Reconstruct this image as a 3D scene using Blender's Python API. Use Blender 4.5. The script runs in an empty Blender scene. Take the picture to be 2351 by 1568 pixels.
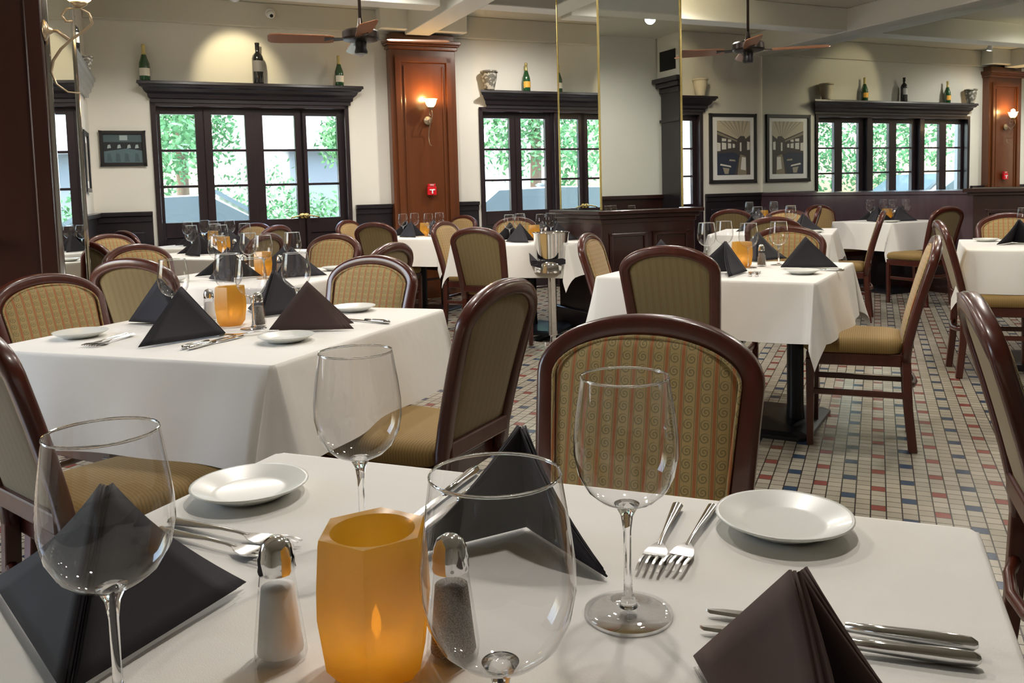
import bpy, bmesh, math, random
from mathutils import Vector, Matrix
random.seed(7)
S = bpy.context.scene
C = S.collection
PI = math.pi
sin, cos = math.sin, math.cos

# ------------------------------------------------------------------ camera
FPX, CX, CY = 1940.8, 1175.5, 588.5
PITCH, ROLL, YAW, EYE = .07593, .02687, -.40837, 1.18
fw = Vector((sin(YAW)*cos(PITCH), cos(YAW)*cos(PITCH), -sin(PITCH)))
rt = Vector((cos(YAW), -sin(YAW), 0)); dn = fw.cross(rt)
right = cos(ROLL)*rt + sin(ROLL)*dn; down = -sin(ROLL)*rt + cos(ROLL)*dn
cam = bpy.data.objects.new('camera', bpy.data.cameras.new('camera')); C.objects.link(cam)
m = Matrix.Identity(4)
for i in range(3):
    m[i][0] = right[i]; m[i][1] = -down[i]; m[i][2] = -fw[i]
m[2][3] = EYE
cam.matrix_world = m
cam.data.sensor_width = 36; cam.data.lens = 36*FPX/2351
cam.data.shift_y = (CY-784)/2351
cam.data.clip_start = .02
S.camera = cam

# ------------------------------------------------------------------ world, sun, exposure
S.view_settings.view_transform = 'Standard'; S.view_settings.look = 'None'
S.view_settings.gamma = 1; S.view_settings.use_curve_mapping = False
S.view_settings.exposure = 0.3
cy = S.cycles
cy.max_bounces = 10; cy.diffuse_bounces = 4; cy.glossy_bounces = 5; cy.transmission_bounces = 10; cy.transparent_max_bounces = 24
cy.caustics_reflective = False; cy.caustics_refractive = False
cy.sample_clamp_indirect = 6; cy.use_denoising = True
w = bpy.data.worlds.new('World'); S.world = w; w.use_nodes = True
nt = w.node_tree; bg = nt.nodes['Background']
sky = nt.nodes.new('ShaderNodeTexSky'); sky.sky_type = 'NISHITA'; sky.sun_disc = False
sky.sun_elevation = math.radians(50); sky.sun_rotation = math.radians(200); sky.air_density = 1.2; sky.dust_density = 3
nt.links.new(sky.outputs[0], bg.inputs[0]); bg.inputs[1].default_value = 1.3
sun = bpy.data.objects.new('sun', bpy.data.lights.new('sun', 'SUN')); C.objects.link(sun)
sun.data.energy = 5; sun.data.angle = .02; sun.rotation_euler = (math.radians(38), math.radians(8), math.radians(95))

TH = math.radians(48)            # the room stands at 48 degrees to the tile grid
QW = 9.19                        # window wall
UM = 8.02                        # mirror wall
ZC = 3.2                         # ceiling
def room(u, q, z=0.0): return Vector((u*cos(TH)-q*sin(TH), u*sin(TH)+q*cos(TH), z))

def lamp(kind, name, loc, energy, color=(1, .94, .86), size=.05, **k):
    d = bpy.data.lights.new(name, kind); d.energy = energy; d.color = color
    if kind in ('POINT', 'SPOT'): d.shadow_soft_size = size
    if kind == 'SPOT': d.spot_size = k.get('angle', 2.0); d.spot_blend = .6
    o = bpy.data.objects.new(name, d); C.objects.link(o); o.location = loc
    if 'aim' in k: o.rotation_euler = (Vector(k['aim'])-Vector(loc)).to_track_quat('-Z', 'Y').to_euler()
    return o
def window_portal(name, u0, u1, q0, q1, z0, z1, toward):
    d = bpy.data.lights.new(name, 'AREA'); d.shape = 'RECTANGLE'
    p0, p1 = room(u0, q0), room(u1, q1)
    d.size = (p1-p0).length; d.size_y = z1-z0; d.cycles.is_portal = True
    o = bpy.data.objects.new(name, d); C.objects.link(o)
    o.location = (p0+p1)/2 + Vector((0, 0, (z0+z1)/2)); t = room(*toward)-room(0, 0)
    o.rotation_euler = t.to_track_quat('-Z', 'Z').to_euler()
DOWNLIGHTS = [(1.0, 1.35), (1.9, 2.5), (.6, 3.6), (3.9, 2.6), (3.6, 5.2), (5.6, 3.6), (1.5, 5.6), (2.2, 7.1),
              (.8, 7.2), (5.2, 6.9), (6.9, 5.2), (7.0, 7.6), (4.0, 8.0)]
for i, (u, q) in enumerate(DOWNLIGHTS):
    lamp('SPOT', 'downlight_lamp', room(u, q, ZC-.09), 44+4.5*q, size=.06, angle=2.95, aim=room(u, q, 0))
for i, (u, q) in enumerate([(1.4, 1.2), (3.2, 3.2), (1.6, 5.6), (5.6, 5.4), (3.4, 7.4), (6.4, 7.2), (.7, 8.0), (3.4, .4)]):
    pass

# ------------------------------------------------------------------ materials
def mat(name):
    m = bpy.data.materials.new(name); m.use_nodes = True
    return m, m.node_tree, m.node_tree.nodes['Principled BSDF']
def simple(name, col, rough=.5, metal=0, spec=.5, coat=0, sheen=0, emis=None, es=0):
    m, t, b = mat(name); b.inputs['Base Color'].default_value = (*col, 1); b.inputs['Roughness'].default_value = rough
    b.inputs['Metallic'].default_value = metal; b.inputs['Specular IOR Level'].default_value = spec
    b.inputs['Coat Weight'].default_value = coat; b.inputs['Coat Roughness'].default_value = .08
    b.inputs['Sheen Weight'].default_value = sheen
    if emis: b.inputs['Emission Color'].default_value = (*emis, 1); b.inputs['Emission Strength'].default_value = es
    return m
def N(t, kind, **k):
    n = t.nodes.new(kind)
    for a, v in k.items():
        if a.startswith('i_'): n.inputs[int(a[2:])].default_value = v
        else: setattr(n, a, v)
    return n
def M(t, op, a, b=None, c=None):
    n = t.nodes.new('ShaderNodeMath'); n.operation = op
    for i, v in enumerate((a, b, c)):
        if v is None: continue
        if isinstance(v, (int, float)): n.inputs[i].default_value = v
        else: t.links.new(v, n.inputs[i])
    return n.outputs[0]
def mixc(t, f, a, b):
    n = t.nodes.new('ShaderNodeMix'); n.data_type = 'RGBA'
    for s, v in ((0, f), (6, a), (7, b)):
        if isinstance(v, (int, float)): n.inputs[s].default_value = v
        elif isinstance(v, tuple): n.inputs[s].default_value = (*v, 1)
        else: t.links.new(v, n.inputs[s])
    return n.outputs[2]
def xyz(t, which='Object'):
    tc = N(t, 'ShaderNodeTexCoord'); s = N(t, 'ShaderNodeSeparateXYZ'); t.links.new(tc.outputs[which], s.inputs[0])
    return tc.outputs[which], s.outputs
def noise(t, vec, scale, detail=3, sc=None):
    n = N(t, 'ShaderNodeTexNoise'); n.inputs['Scale'].default_value = scale; n.inputs['Detail'].default_value = detail
    if sc:
        mp = N(t, 'ShaderNodeMapping'); mp.inputs['Scale'].default_value = sc; t.links.new(vec, mp.inputs[0]); vec = mp.outputs[0]
    t.links.new(vec, n.inputs['Vector']); return n.outputs['Fac']
def bump(t, b, h, s=.2, d=.002):
    n = N(t, 'ShaderNodeBump'); n.inputs['Strength'].default_value = s; n.inputs['Distance'].default_value = d
    t.links.new(h, n.inputs['Height']); t.links.new(n.outputs[0], b.inputs['Normal'])
def wood(name, c1, c2, rough=.22, coat=.5, scale=9, sc=(6, 6, .6)):
    m, t, b = mat(name); v, s = xyz(t)
    f = noise(t, v, scale, 5, sc)
    t.links.new(mixc(t, f, c1, c2), b.inputs['Base Color'])
    b.inputs['Roughness'].default_value = rough; b.inputs['Coat Weight'].default_value = coat; b.inputs['Coat Roughness'].default_value = .1
    return m
W_CHAIR = wood('chair_wood', (.040, .006, .003), (.10, .020, .009), .3, .3, 8)
W_COL = wood('mahogany', (.085, .024, .007), (.16, .046, .012), .3, .35, 3, (5, 5, .3))
W_PIL = wood('dark_mahogany', (.016, .004, .003), (.034, .008, .005), .28, .3, 3, (5, 5, .3))
W_DARK = wood('dark_wood', (.007, .005, .008), (.018, .012, .016), .3, .3, 4)
W_FRAME = wood('window_wood', (.012, .007, .009), (.026, .014, .018), .3, .3, 4)
W_BLADE = wood('blade_wood', (.20, .075, .030), (.34, .14, .06), .35, .2, 10)
W_WAINS = wood('wainscot_wood', (.055, .030, .040), (.085, .050, .060), .22, .6, 3)
PLASTER = None
m, t, b = mat('plaster'); v, s = xyz(t); f = noise(t, v, 3, 4)
t.links.new(mixc(t, f, (.74, .72, .64), (.80, .78, .71)), b.inputs['Base Color']); b.inputs['Roughness'].default_value = .8; PLASTER = m
CEIL = simple('ceiling_paint', (.60, .58, .50), .8)
BEAM = simple('beam_paint', (.74, .74, .68), .7)
BLACKM = simple('black_metal', (.008, .008, .010), .35, .3)
BLACKP = simple('black_plate', (.012, .012, .014), .3)
BRONZE = simple('bronze', (.045, .035, .030), .35, .8)
CHROME = simple('chrome', (.85, .85, .86), .08, 1)
STEEL = simple('steel', (.72, .72, .72), .14, 1)
BRASS = simple('brass', (.75, .60, .25), .25, 1)
WHITEP = simple('white_paint', (.85, .85, .85), .5)
MIRROR = simple('mirror', (.86, .90, .88), .005, 1)
PORC = simple('porcelain', (.74, .75, .71), .3, coat=.15)
RED = simple('alarm_red', (.65, .01, .02), .3)
CANDLEW = simple('candle_wax', (.9, .8, .5), .5, emis=(1, .62, .18), es=1.2)
FROST = simple('lit_globe', (1, .85, .55), .5, emis=(1, .66, .26), es=4.5)
BULB = simple('bulb', (1, 1, 1), .5, emis=(1, .9, .72), es=22)
SALT = simple('salt_grains', (.85, .85, .84), .8)
m, t, b = mat('pepper_grains'); v, s = xyz(t); f = noise(t, v, 900, 1)
t.links.new(mixc(t, M(t, 'GREATER_THAN', f, .5), (.10, .08, .06), (.35, .31, .26)), b.inputs['Base Color']); PEPPER = m
# linen
def linen(name, c, rough=.85, wrinkle=.25, spec=.2):
    m, t, b = mat(name); v, s = xyz(t)
    b.inputs['Base Color'].default_value = (*c, 1); b.inputs['Roughness'].default_value = rough; b.inputs['Specular IOR Level'].default_value = spec
    h = M(t, 'ADD', noise(t, v, 5, 3), M(t, 'MULTIPLY', noise(t, v, 700, 1), .04))
    bump(t, b, h, wrinkle, .02); return m
LINEN = linen('white_linen', (.84, .82, .78), wrinkle=.4)
NAPKIN = linen('black_napkin_cloth', (.022, .020, .026), .75, .15, .4)
NAPKIN_BROWN = linen('brown_napkin_cloth', (.085, .055, .050), .8, .15, .3)
# floor tiles: 5.25 cm squares, every second column carries a red or a blue tile each four rows
m, t, b = mat('floor_tiles'); v, s = xyz(t)
TS = .05252
gx = M(t, 'DIVIDE', M(t, 'SUBTRACT', s[0], .0112-TS/2-TS*400), TS); gy = M(t, 'DIVIDE', M(t, 'SUBTRACT', s[1], 3.2626-TS/2-TS*400), TS)
cx_, cy_ = M(t, 'FLOOR', gx), M(t, 'FLOOR', gy); fx, fy = M(t, 'FRACT', gx), M(t, 'FRACT', gy)
def gline(f, w): return M(t, 'LESS_THAN', M(t, 'MINIMUM', f, M(t, 'SUBTRACT', 1.0, f)), w)
grout = M(t, 'MAXIMUM', gline(fx, .045), gline(fy, .04))
even = M(t, 'LESS_THAN', M(t, 'MODULO', cx_, 2.0), .5)
shift = M(t, 'MULTIPLY', M(t, 'LESS_THAN', .5, M(t, 'MODULO', M(t, 'DIVIDE', cx_, 2.0), 2.0)), 2.0)
rowhit = M(t, 'LESS_THAN', M(t, 'MODULO', M(t, 'ADD', cy_, shift), 4.0), .5)
colr = M(t, 'MULTIPLY', even, rowhit)
isblue = M(t, 'LESS_THAN', .9, M(t, 'MODULO', M(t, 'DIVIDE', cx_, 2.0), 2.0))
wn = N(t, 'ShaderNodeTexWhiteNoise'); cmb = N(t, 'ShaderNodeCombineXYZ'); t.links.new(cx_, cmb.inputs[0]); t.links.new(cy_, cmb.inputs[1]); t.links.new(cmb.outputs[0], wn.inputs[0])
base = mixc(t, wn.outputs[0], (.37, .34, .27), (.47, .43, .35))
dark = mixc(t, isblue, (.26, .075, .06), (.045, .075, .13))
col = mixc(t, colr, base, dark); col = mixc(t, grout, col, (.045, .035, .03))
t.links.new(col, b.inputs['Base Color']); b.inputs['Roughness'].default_value = .2; b.inputs['Specular IOR Level'].default_value = .65
bump(t, b, M(t, 'SUBTRACT', 1.0, grout), .3, .001); FLOOR = m
# striped chair fabric: bands of scrolls between orange stripes
def fabric(name, ground, olive, orange, scroll=True, axis=0, k=1.0):
    m, t, b = mat(name); v, s = xyz(t)
    X = M(t, 'DIVIDE', s[axis], .0305); fx = M(t, 'FRACT', M(t, 'ADD', X, 50.5)); d = M(t, 'ABSOLUTE', M(t, 'SUBTRACT', fx, .5))
    org = M(t, 'GREATER_THAN', d, .40); oline = M(t, 'MULTIPLY', M(t, 'GREATER_THAN', d, .32), M(t, 'LESS_THAN', d, .36))
    c = mixc(t, oline, ground, olive)
    if scroll:
        Z = M(t, 'DIVIDE', s[2], .0225); fz = M(t, 'SUBTRACT', M(t, 'FRACT', M(t, 'ADD', Z, 50.0)), .5); px = M(t, 'MULTIPLY', M(t, 'SUBTRACT', fx, .5), 1.35)
        r = M(t, 'SQRT', M(t, 'ADD', M(t, 'MULTIPLY', px, px), M(t, 'MULTIPLY', fz, fz)))
        th = M(t, 'DIVIDE', M(t, 'ARCTAN2', fz, px), 2*PI)
        sp = M(t, 'FRACT', M(t, 'ADD', M(t, 'SUBTRACT', M(t, 'MULTIPLY', r, 4.2), th), 4.0))
        line = M(t, 'MULTIPLY', M(t, 'LESS_THAN', M(t, 'ABSOLUTE', M(t, 'SUBTRACT', sp, .5)), .22), M(t, 'LESS_THAN', r, .42))
        c = mixc(t, M(t, 'MULTIPLY', line, .8), c, olive)
    else:
        thin = M(t, 'LESS_THAN', M(t, 'FRACT', M(t, 'MULTIPLY', X, 4.0)), .3); c = mixc(t, M(t, 'MULTIPLY', thin, .5), c, olive)
    c = mixc(t, org, c, orange)
    n = noise(t, v, 420, 2); c2 = mixc(t, M(t, 'MULTIPLY', n, .5), c, (.30, .22, .10)); t.links.new(c2, b.inputs['Base Color'])
    b.inputs['Roughness'].default_value = .8; b.inputs['Sheen Weight'].default_value = .2; bump(t, b, n, .2, .001); return m
FAB_FRONT = fabric('scroll_fabric', (.45, .32, .125), (.13, .12, .045), (.42, .115, .028))
FAB_REAR = fabric('stripe_fabric', (.21, .155, .060), (.12, .095, .035), (.19, .11, .04), False)
m, t, b = mat('seat_fabric'); v, s = xyz(t); wv = M(t, 'LESS_THAN', M(t, 'FRACT', M(t, 'MULTIPLY', s[1], 110.0)), .4)
t.links.new(mixc(t, M(t, 'MULTIPLY', wv, .5), (.30, .19, .06), (.15, .10, .035)), b.inputs['Base Color']); b.inputs['Roughness'].default_value = .75; FAB_SEAT = m
# thin glass: see-through with a fresnel sheen, as a thin wall behaves
def thin_glass(name, tint=(1, 1, 1), ior=1.5, rough=0.0, boost=1.0):
    m = bpy.data.materials.new(name); m.use_nodes = True; t = m.node_tree; t.nodes.clear()
    o = N(t, 'ShaderNodeOutputMaterial'); mx = N(t, 'ShaderNodeMixShader'); tr = N(t, 'ShaderNodeBsdfTransparent'); gl = N(t, 'ShaderNodeBsdfGlossy')
    lw = N(t, 'ShaderNodeLayerWeight'); lw.inputs['Blend'].default_value = .5; r0 = ((ior-1)/(ior+1))**2
    fres = M(t, 'ADD', r0, M(t, 'MULTIPLY', M(t, 'POWER', lw.outputs['Facing'], 4.5), 1-r0)); tr.inputs[0].default_value = (*tint, 1); gl.inputs['Roughness'].default_value = rough
    t.links.new(M(t, 'MINIMUM', M(t, 'MULTIPLY', fres, boost), 1.0), mx.inputs[0]); t.links.new(tr.outputs[0], mx.inputs[1]); t.links.new(gl.outputs[0], mx.inputs[2]); t.links.new(mx.outputs[0], o.inputs[0]); return m
GLASS_THIN = thin_glass('bowl_glass', (.97, .97, .975), 1.5, 0, 1.5)
PANE = thin_glass('pane_glass', (.97, .99, .98), 1.3)
def solid_glass(name, c=(1, 1, 1), rough=0.0, ior=1.45):
    m, t, b = mat(name); b.inputs['Base Color'].default_value = (*c, 1); b.inputs['Roughness'].default_value = rough
    b.inputs['Transmission Weight'].default_value = 1; b.inputs['IOR'].default_value = ior; return m
GLASS = solid_glass('stem_glass')
m = bpy.data.materials.new('amber_glass'); m.use_nodes = True; t = m.node_tree; t.nodes.clear()
o = N(t, 'ShaderNodeOutputMaterial'); tl = N(t, 'ShaderNodeBsdfTranslucent'); df = N(t, 'ShaderNodeBsdfDiffuse'); gl = N(t, 'ShaderNodeBsdfGlossy'); tr = N(t, 'ShaderNodeBsdfTransparent')
tl.inputs[0].default_value = (.95, .68, .16, 1); df.inputs[0].default_value = (.50, .32, .06, 1); gl.inputs['Roughness'].default_value = .3; tr.inputs[0].default_value = (1, .6, .12, 1)
m1, m2, m3 = (N(t, 'ShaderNodeMixShader') for _ in range(3)); m1.inputs[0].default_value = .42; m2.inputs[0].default_value = .10; m3.inputs[0].default_value = .12
t.links.new(tl.outputs[0], m1.inputs[1]); t.links.new(df.outputs[0], m1.inputs[2]); t.links.new(m1.outputs[0], m2.inputs[1]); t.links.new(gl.outputs[0], m2.inputs[2])
t.links.new(m2.outputs[0], m3.inputs[1]); t.links.new(tr.outputs[0], m3.inputs[2]); t.links.new(m3.outputs[0], o.inputs[0]); AMBER = m

# ------------------------------------------------------------------ mesh helpers
class MB:
    def __init__(s): s.v = []; s.f = []; s.m = []
    def add(s, vs, fs, mi=0):
        k = len(s.v); s.v += [tuple(x) for x in vs]; s.f += [tuple(i+k for i in f) for f in fs]; s.m += [mi]*len(fs); return s
    def box(s, x0, x1, y0, y1, z0, z1, mi=0):
        x0, x1 = sorted((x0, x1)); y0, y1 = sorted((y0, y1)); z0, z1 = sorted((z0, z1))
        return s.add([(x, y, z) for z in (z0, z1) for y in (y0, y1) for x in (x0, x1)],
                     [(0, 2, 3, 1), (4, 5, 7, 6), (0, 1, 5, 4), (2, 6, 7, 3), (0, 4, 6, 2), (1, 3, 7, 5)], mi)
    def loft(s, rings, close=True, cap=True, mi=0):
        n = len(rings[0]); vs = [p for r in rings for p in r]; fs = []
        for i in range(len(rings)-1):
            for j in range(n if close else n-1):
                a, b = i*n+j, i*n+(j+1) % n; fs.append((a, b, b+n, a+n))
        if cap: fs += [tuple(reversed(range(n))), tuple(range((len(rings)-1)*n, len(rings)*n))]
        return s.add(vs, fs, mi)
    def lathe(s, prof, n=24, cx=0, cy=0, cap=True, mi=0, sides=None, ph=0):
        rings = [[(cx+r*cos(2*PI*j/n+ph), cy+r*sin(2*PI*j/n+ph), z) for j in range(n)] for r, z in prof]
        return s.loft(rings, True, cap, mi)
    def tube(s, pts, r, n=8, cap=True, mi=0):
        pts = [Vector(p) for p in pts]; rings = []; up = None
        for i, p in enumerate(pts):
            d = (pts[min(i+1, len(pts)-1)]-pts[max(i-1, 0)]).normalized()
            if up is None: up = Vector((0, 0, 1)) if abs(d.z) < .9 else Vector((1, 0, 0))
            a = d.cross(up).normalized(); b2 = a.cross(d).normalized(); up = b2
            rr = r[i] if isinstance(r, (list, tuple)) else r
            rings.append([p+rr*(cos(2*PI*j/n)*a+sin(2*PI*j/n)*b2) for j in range(n)])
        return s.loft(rings, True, cap, mi)
    def prism(s, poly, z0, z1, mi=0):
        return s.loft([[(x, y, z0) for x, y in poly], [(x, y, z1) for x, y in poly]], mi=mi)
    def build(s, name, mats, parent=None, smooth=False, bevel=0, sub=0, loc=(0, 0, 0), rz=0, solid=0, auto=None):
        me = bpy.data.meshes.new(name); me.from_pydata(s.v, [], s.f)
        if not isinstance(mats, (list, tuple)): mats = [mats]
        for x in mats: me.materials.append(x)
        me.polygons.foreach_set('material_index', s.m)
        bm = bmesh.new(); bm.from_mesh(me); bmesh.ops.remove_doubles(bm, verts=bm.verts, dist=1e-6)
        if not solid: bmesh.ops.recalc_face_normals(bm, faces=bm.faces)
        bm.to_mesh(me); bm.free()
        if smooth: me.polygons.foreach_set('use_smooth', [True]*len(me.polygons))
        o = bpy.data.objects.new(name, me); C.objects.link(o); o.location = loc; o.rotation_euler = (0, 0, rz)
        if parent: o.parent = parent
        if solid: md = o.modifiers.new('solid', 'SOLIDIFY'); md.thickness = solid; md.offset = 0
        if bevel:
            md = o.modifiers.new('bevel', 'BEVEL'); md.width = bevel; md.segments = 2; md.limit_method = 'ANGLE'
        if sub: md = o.modifiers.new('sub', 'SUBSURF'); md.levels = md.render_levels = sub
        if auto is not None:
            me.polygons.foreach_set('use_smooth', [True]*len(me.polygons))
            me.set_sharp_from_angle(angle=math.radians(auto))
        return o
def tag(o, label=None, cat=None, group=None, kind=None):
    if label: o['label'] = label
    if cat: o['category'] = cat
    if group: o['group'] = group
    if kind: o['kind'] = kind
    return o
def empty(name, loc=(0, 0, 0), rz=0, parent=None):
    o = bpy.data.objects.new(name, None); C.objects.link(o); o.location = loc; o.rotation_euler = (0, 0, rz); o.empty_display_size = .1
    if parent: o.parent = parent
    return o
def dup(o, loc, rz=0):
    def cp(x, par):
        c = x.copy(); C.objects.link(c); c.parent = par
        for ch in kids.get(x.name, []): cp(ch, c)
        return c
    kids = {}
    for x in o.children_recursive: kids.setdefault(x.parent.name, []).append(x)
    r = cp(o, None); r.location = loc; r.rotation_euler = (0, 0, rz)
    for k in ('label', 'category', 'group'):
        if k in r: del r[k]
    return r
_used = {}
def place(proto, loc, rz=0):
    "first call moves the prototype itself, later calls copy it"
    if proto.name not in _used:
        _used[proto.name] = proto; proto.location = loc; proto.rotation_euler = (0, 0, rz); return proto
    return dup(proto, loc, rz)
def struct(mb, name, mats, bevel=0, parent=None, rz=TH, **k):
    o = mb.build(name, mats, parent, bevel=bevel, rz=0 if parent else rz, **k)
    if not parent: o['kind'] = 'structure'
    return o

# ------------------------------------------------------------------ the room shell (local axes: x = u along the window wall, y = q away from the viewer)
b = MB(); b.add([(-14, -6, 0), (14, -6, 0), (14, 16, 0), (-14, 16, 0)], [(0, 1, 2, 3)])
# floor lies only inside the room
fl = MB(); pts = [room(-3.2, -3.6), room(UM+.1, -3.6), room(UM+.1, QW+.2), room(-3.2, QW+.2)]
fl.loft([[(p.x, p.y, -.12) for p in pts], [(p.x, p.y, 0) for p in pts]]); o = fl.build('floor', FLOOR); o['kind'] = 'structure'
struct(MB().box(-3.2, UM+.1, -3.6, QW+.25, ZC, ZC+.1), 'ceiling', CEIL)
# window wall with two openings
W1, W2 = (.31, 2.29), (3.83, 7.02); ZT = 2.17
b = MB()
for u0, u1 in ((-1.3, W1[0]), (W1[1], W2[0]), (W2[1], UM+.1)): b.box(u0, u1, QW, QW+.25, 0, ZT)
b.box(-1.3, UM+.1, QW, QW+.25, ZT, ZC)
struct(b, 'wall_back', PLASTER)
struct(MB().box(-.25, UM, QW-.05, QW, 2.95, ZC), 'trim_1', CEIL, bevel=.01)
# wainscot of the window wall
b = MB()
for u0, u1 in ((-.25, W1[0]-.04), (W1[1]+.04, 2.74), (3.51, W2[0]-.04), (W2[1]+.04, UM)):
    b.box(u0, u1, QW-.025, QW, 0, 1.04); b.box(u0, u1, QW-.06, QW, 1.04, 1.085); b.box(u0, u1, QW-.04, QW, .98, 1.04); b.box(u0, u1, QW-.05, QW, 0, .14)
    if u1-u0 > .4: b.box(u0+.08, u1-.08, QW-.035, QW-.02, .24, .88)
struct(b, 'trim_2', W_DARK, bevel=.006)
# left wall piece, alcove and near side with large windows
LW = room(-.25, QW); LR = TH-math.radians(2.6)      # left wall frame: x out of the wall, y = q-QW
b = MB(); b.box(-.25, 0, 6.75-QW, 0, 0, ZC); b.box(-.25, 0, 5.92-QW, 6.75-QW, 2.0, ZC); struct(b, 'wall_left', PLASTER, loc=LW, rz=LR)
struct(MB().box(0, .025, 6.75-QW, -.03, 0, 1.04).box(0, .06, 6.75-QW, -.06, 1.04, 1.085), 'trim_3', W_DARK, bevel=.006, loc=LW, rz=LR)
b = MB(); b.box(-3.1, -.5, 6.9, 7.1, 0, ZC)
b.box(-3.2, -3.0, -3.6, 7.1, 0, .8); b.box(-3.2, -3.0, -3.6, 7.1, 2.6, ZC)
for q0, q1 in ((-3.6, 2.9), (4.9, 7.1)): b.box(-3.2, -3.0, q0, q1, .8, 2.6)
struct(b, 'wall_side', PLASTER)
b = MB(); b.box(-3.2, UM+.1, -3.6, -3.4, 0, .9); b.box(-3.2, UM+.1, -3.6, -3.4, 2.5, ZC)
b.box(-3.2, UM+.1, -3.6, -3.4, .9, 2.5)
struct(b, 'wall_front', PLASTER)
for q0, q1 in ((2.9, 4.9),): window_portal('side_window_portal', -3.1, -3.1, q0, q1, .8, 2.6, (1, 0))
# mirror wall
struct(MB().box(UM, UM+.2, -3.6, QW, 0, ZC), 'wall_right', PLASTER)
b = MB(); b.box(UM-.03, UM, 6.15-.2, QW, 0, 1.03); b.box(UM-.045, UM, 5.95, QW, 1.03, 1.07); b.box(UM-.05, UM, 5.95, QW, 0, .12); struct(b, 'trim_4', W_WAINS, bevel=.005)
struct(MB().box(UM-.022, UM, 2.14, QW-.04, 1.068, 1.082), 'trim_7', CHROME)
# white partition with wainscot and a dark column, seen only in the mirrored pier
struct(MB().box(4.5, UM, 1.9, 2.1, 0, ZC), 'wall_partition', PLASTER)
struct(MB().box(4.5, UM, 2.1, 2.13, 0, 1.04).box(4.48, UM, 2.1, 2.17, 1.04, 1.09), 'trim_5', W_PIL, bevel=.005)
for u0, u1, k in ((W1[0], W1[1], 1), (W2[0], W2[1], 2)): window_portal('window_portal', u0, u1, QW+.2, QW+.2, .95, 2.08, (0, -1))

# beams
b = MB()
b.box(-3, 2.82, 7.62, 7.86, 2.94, ZC); b.box(3.22, UM, 7.42, 7.66, 2.94, ZC)
b.box(-3, 2.82, 4.6, 4.86, 2.94, ZC); b.box(3.22, UM, 4.3, 4.56, 2.94, ZC); b.box(-3, 2.82, 1.5, 1.76, 2.94, ZC); b.box(3.22, UM, 1.2, 1.46, 2.94, ZC)
struct(b, 'ceiling_beam_cross', [BEAM], bevel=.01)
struct(MB().box(2.92, 3.20, -3.4, QW-.14, 2.93, ZC), 'ceiling_beam_main', BEAM, bevel=.01)
struct(MB().box(UM-.27, UM, -3.4, QW, 2.93, ZC), 'ceiling_beam_side', BEAM, bevel=.01)
struct(MB().box(2.62, 3.62, QW-.25, QW-.05, 2.97, ZC), 'ceiling_beam_block', BEAM, bevel=.01)

# crown shelf over each opening
def crown(b, u0, u1, zt, q, lift=0):
    prof = [(.15, 0), (.155, -.03), (.14, -.035), (.13, -.055), (.105, -.065), (.09, -.095), (.06, -.12), (.055, -.155), (.035, -.165), (.035, -.20), (0, -.20), (0, 0)]
    rings = []
    for side in (0, 1):
        rings.append([((u0-(p-.15)*1 if side == 0 else u1+(p-.15)*1), q-p, zt+z) for p, z in prof])
    b.loft(rings)
def shelf(u0, u1, label):
    b = MB(); crown(b, u0, u1, 2.36, QW); o = b.build('wall_shelf', W_DARK, rz=TH, bevel=.003); return tag(o, label, 'shelf')
shelf(.19, 2.43, 'dark moulded wooden shelf over the four-leaf window at the left')
shelf(3.80, 7.17, 'long dark moulded shelf over the window bank behind the mirrored pier')
b = MB(); prof = [(.0, 0), (.10, 0), (.10, -.03), (.085, -.04), (.08, -.08), (.065, -.09), (.06, -.13), (.04, -.14), (.035, -.18), (0, -.18)]
b.loft([[(p, 5.95-QW, 2.34+z) for p, z in prof], [(p, -.30, 2.34+z) for p, z in prof]])
tag(b.build('wall_shelf', simple('bluish_lit_shelf', (.12, .15, .17), .3, coat=.5), rz=LR, loc=LW, bevel=.003), 'moulded shelf on the left wall, coloured as lit bluish, seen from its end behind the brass sconce', 'shelf')  # bluish light falling on this shelf is put into its base colour

# windows: leaves of three panes over a dark panel
def leaf(parent, uc, hw, handle=0, gw=.165):
    b = MB(); q0, q1 = QW+.07, QW+.12; zb, zt = .96, 2.055
    b.box(uc-hw, uc-gw, q0, q1, .03, 2.13); b.box(uc+gw, uc+hw, q0, q1, .03, 2.13)
    b.box(uc-gw, uc+gw, q0, q1, zt, 2.13); b.box(uc-gw, uc+gw, q0, q1, .80, zb); b.box(uc-gw, uc+gw, q0, q1, .03, .2)
    b.box(uc-gw, uc+gw, q0+.015, q1-.015, .2, .8); h = (zt-zb)/3
    for k in (1, 2): b.box(uc-gw, uc+gw, q0+.008, q1-.008, zb+h*k-.013, zb+h*k+.013)
    o = b.build('window_leaf', W_FRAME, parent, bevel=.004)
    MB().box(uc-gw, uc+gw, q0+.022, q0+.028, zb, zt).build('glass_pane', PANE, o)
    if handle:
        hb = MB(); s = handle; hb.lathe([(.001, 0), (.032, 0), (.032, .008), (.02, .014), (.001, .014)], 16); hs = hb.build('handle_plate', BRASS, o, True)
        hs.location = (uc+s*(hw-.05), q0, .985); hs.rotation_euler = (PI/2, 0, 0)
        if handle > 0: pass
        tb = MB().tube([(0, 0, 0), (0, -.05, 0), (-s*.03, -.055, .004), (-s*.11, -.055, -.012), (-s*.13, -.05, -.02)], .009); tb.build('handle_lever', BRASS, o, True, loc=(uc+s*(hw-.05), q0, .985))
    return o
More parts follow.
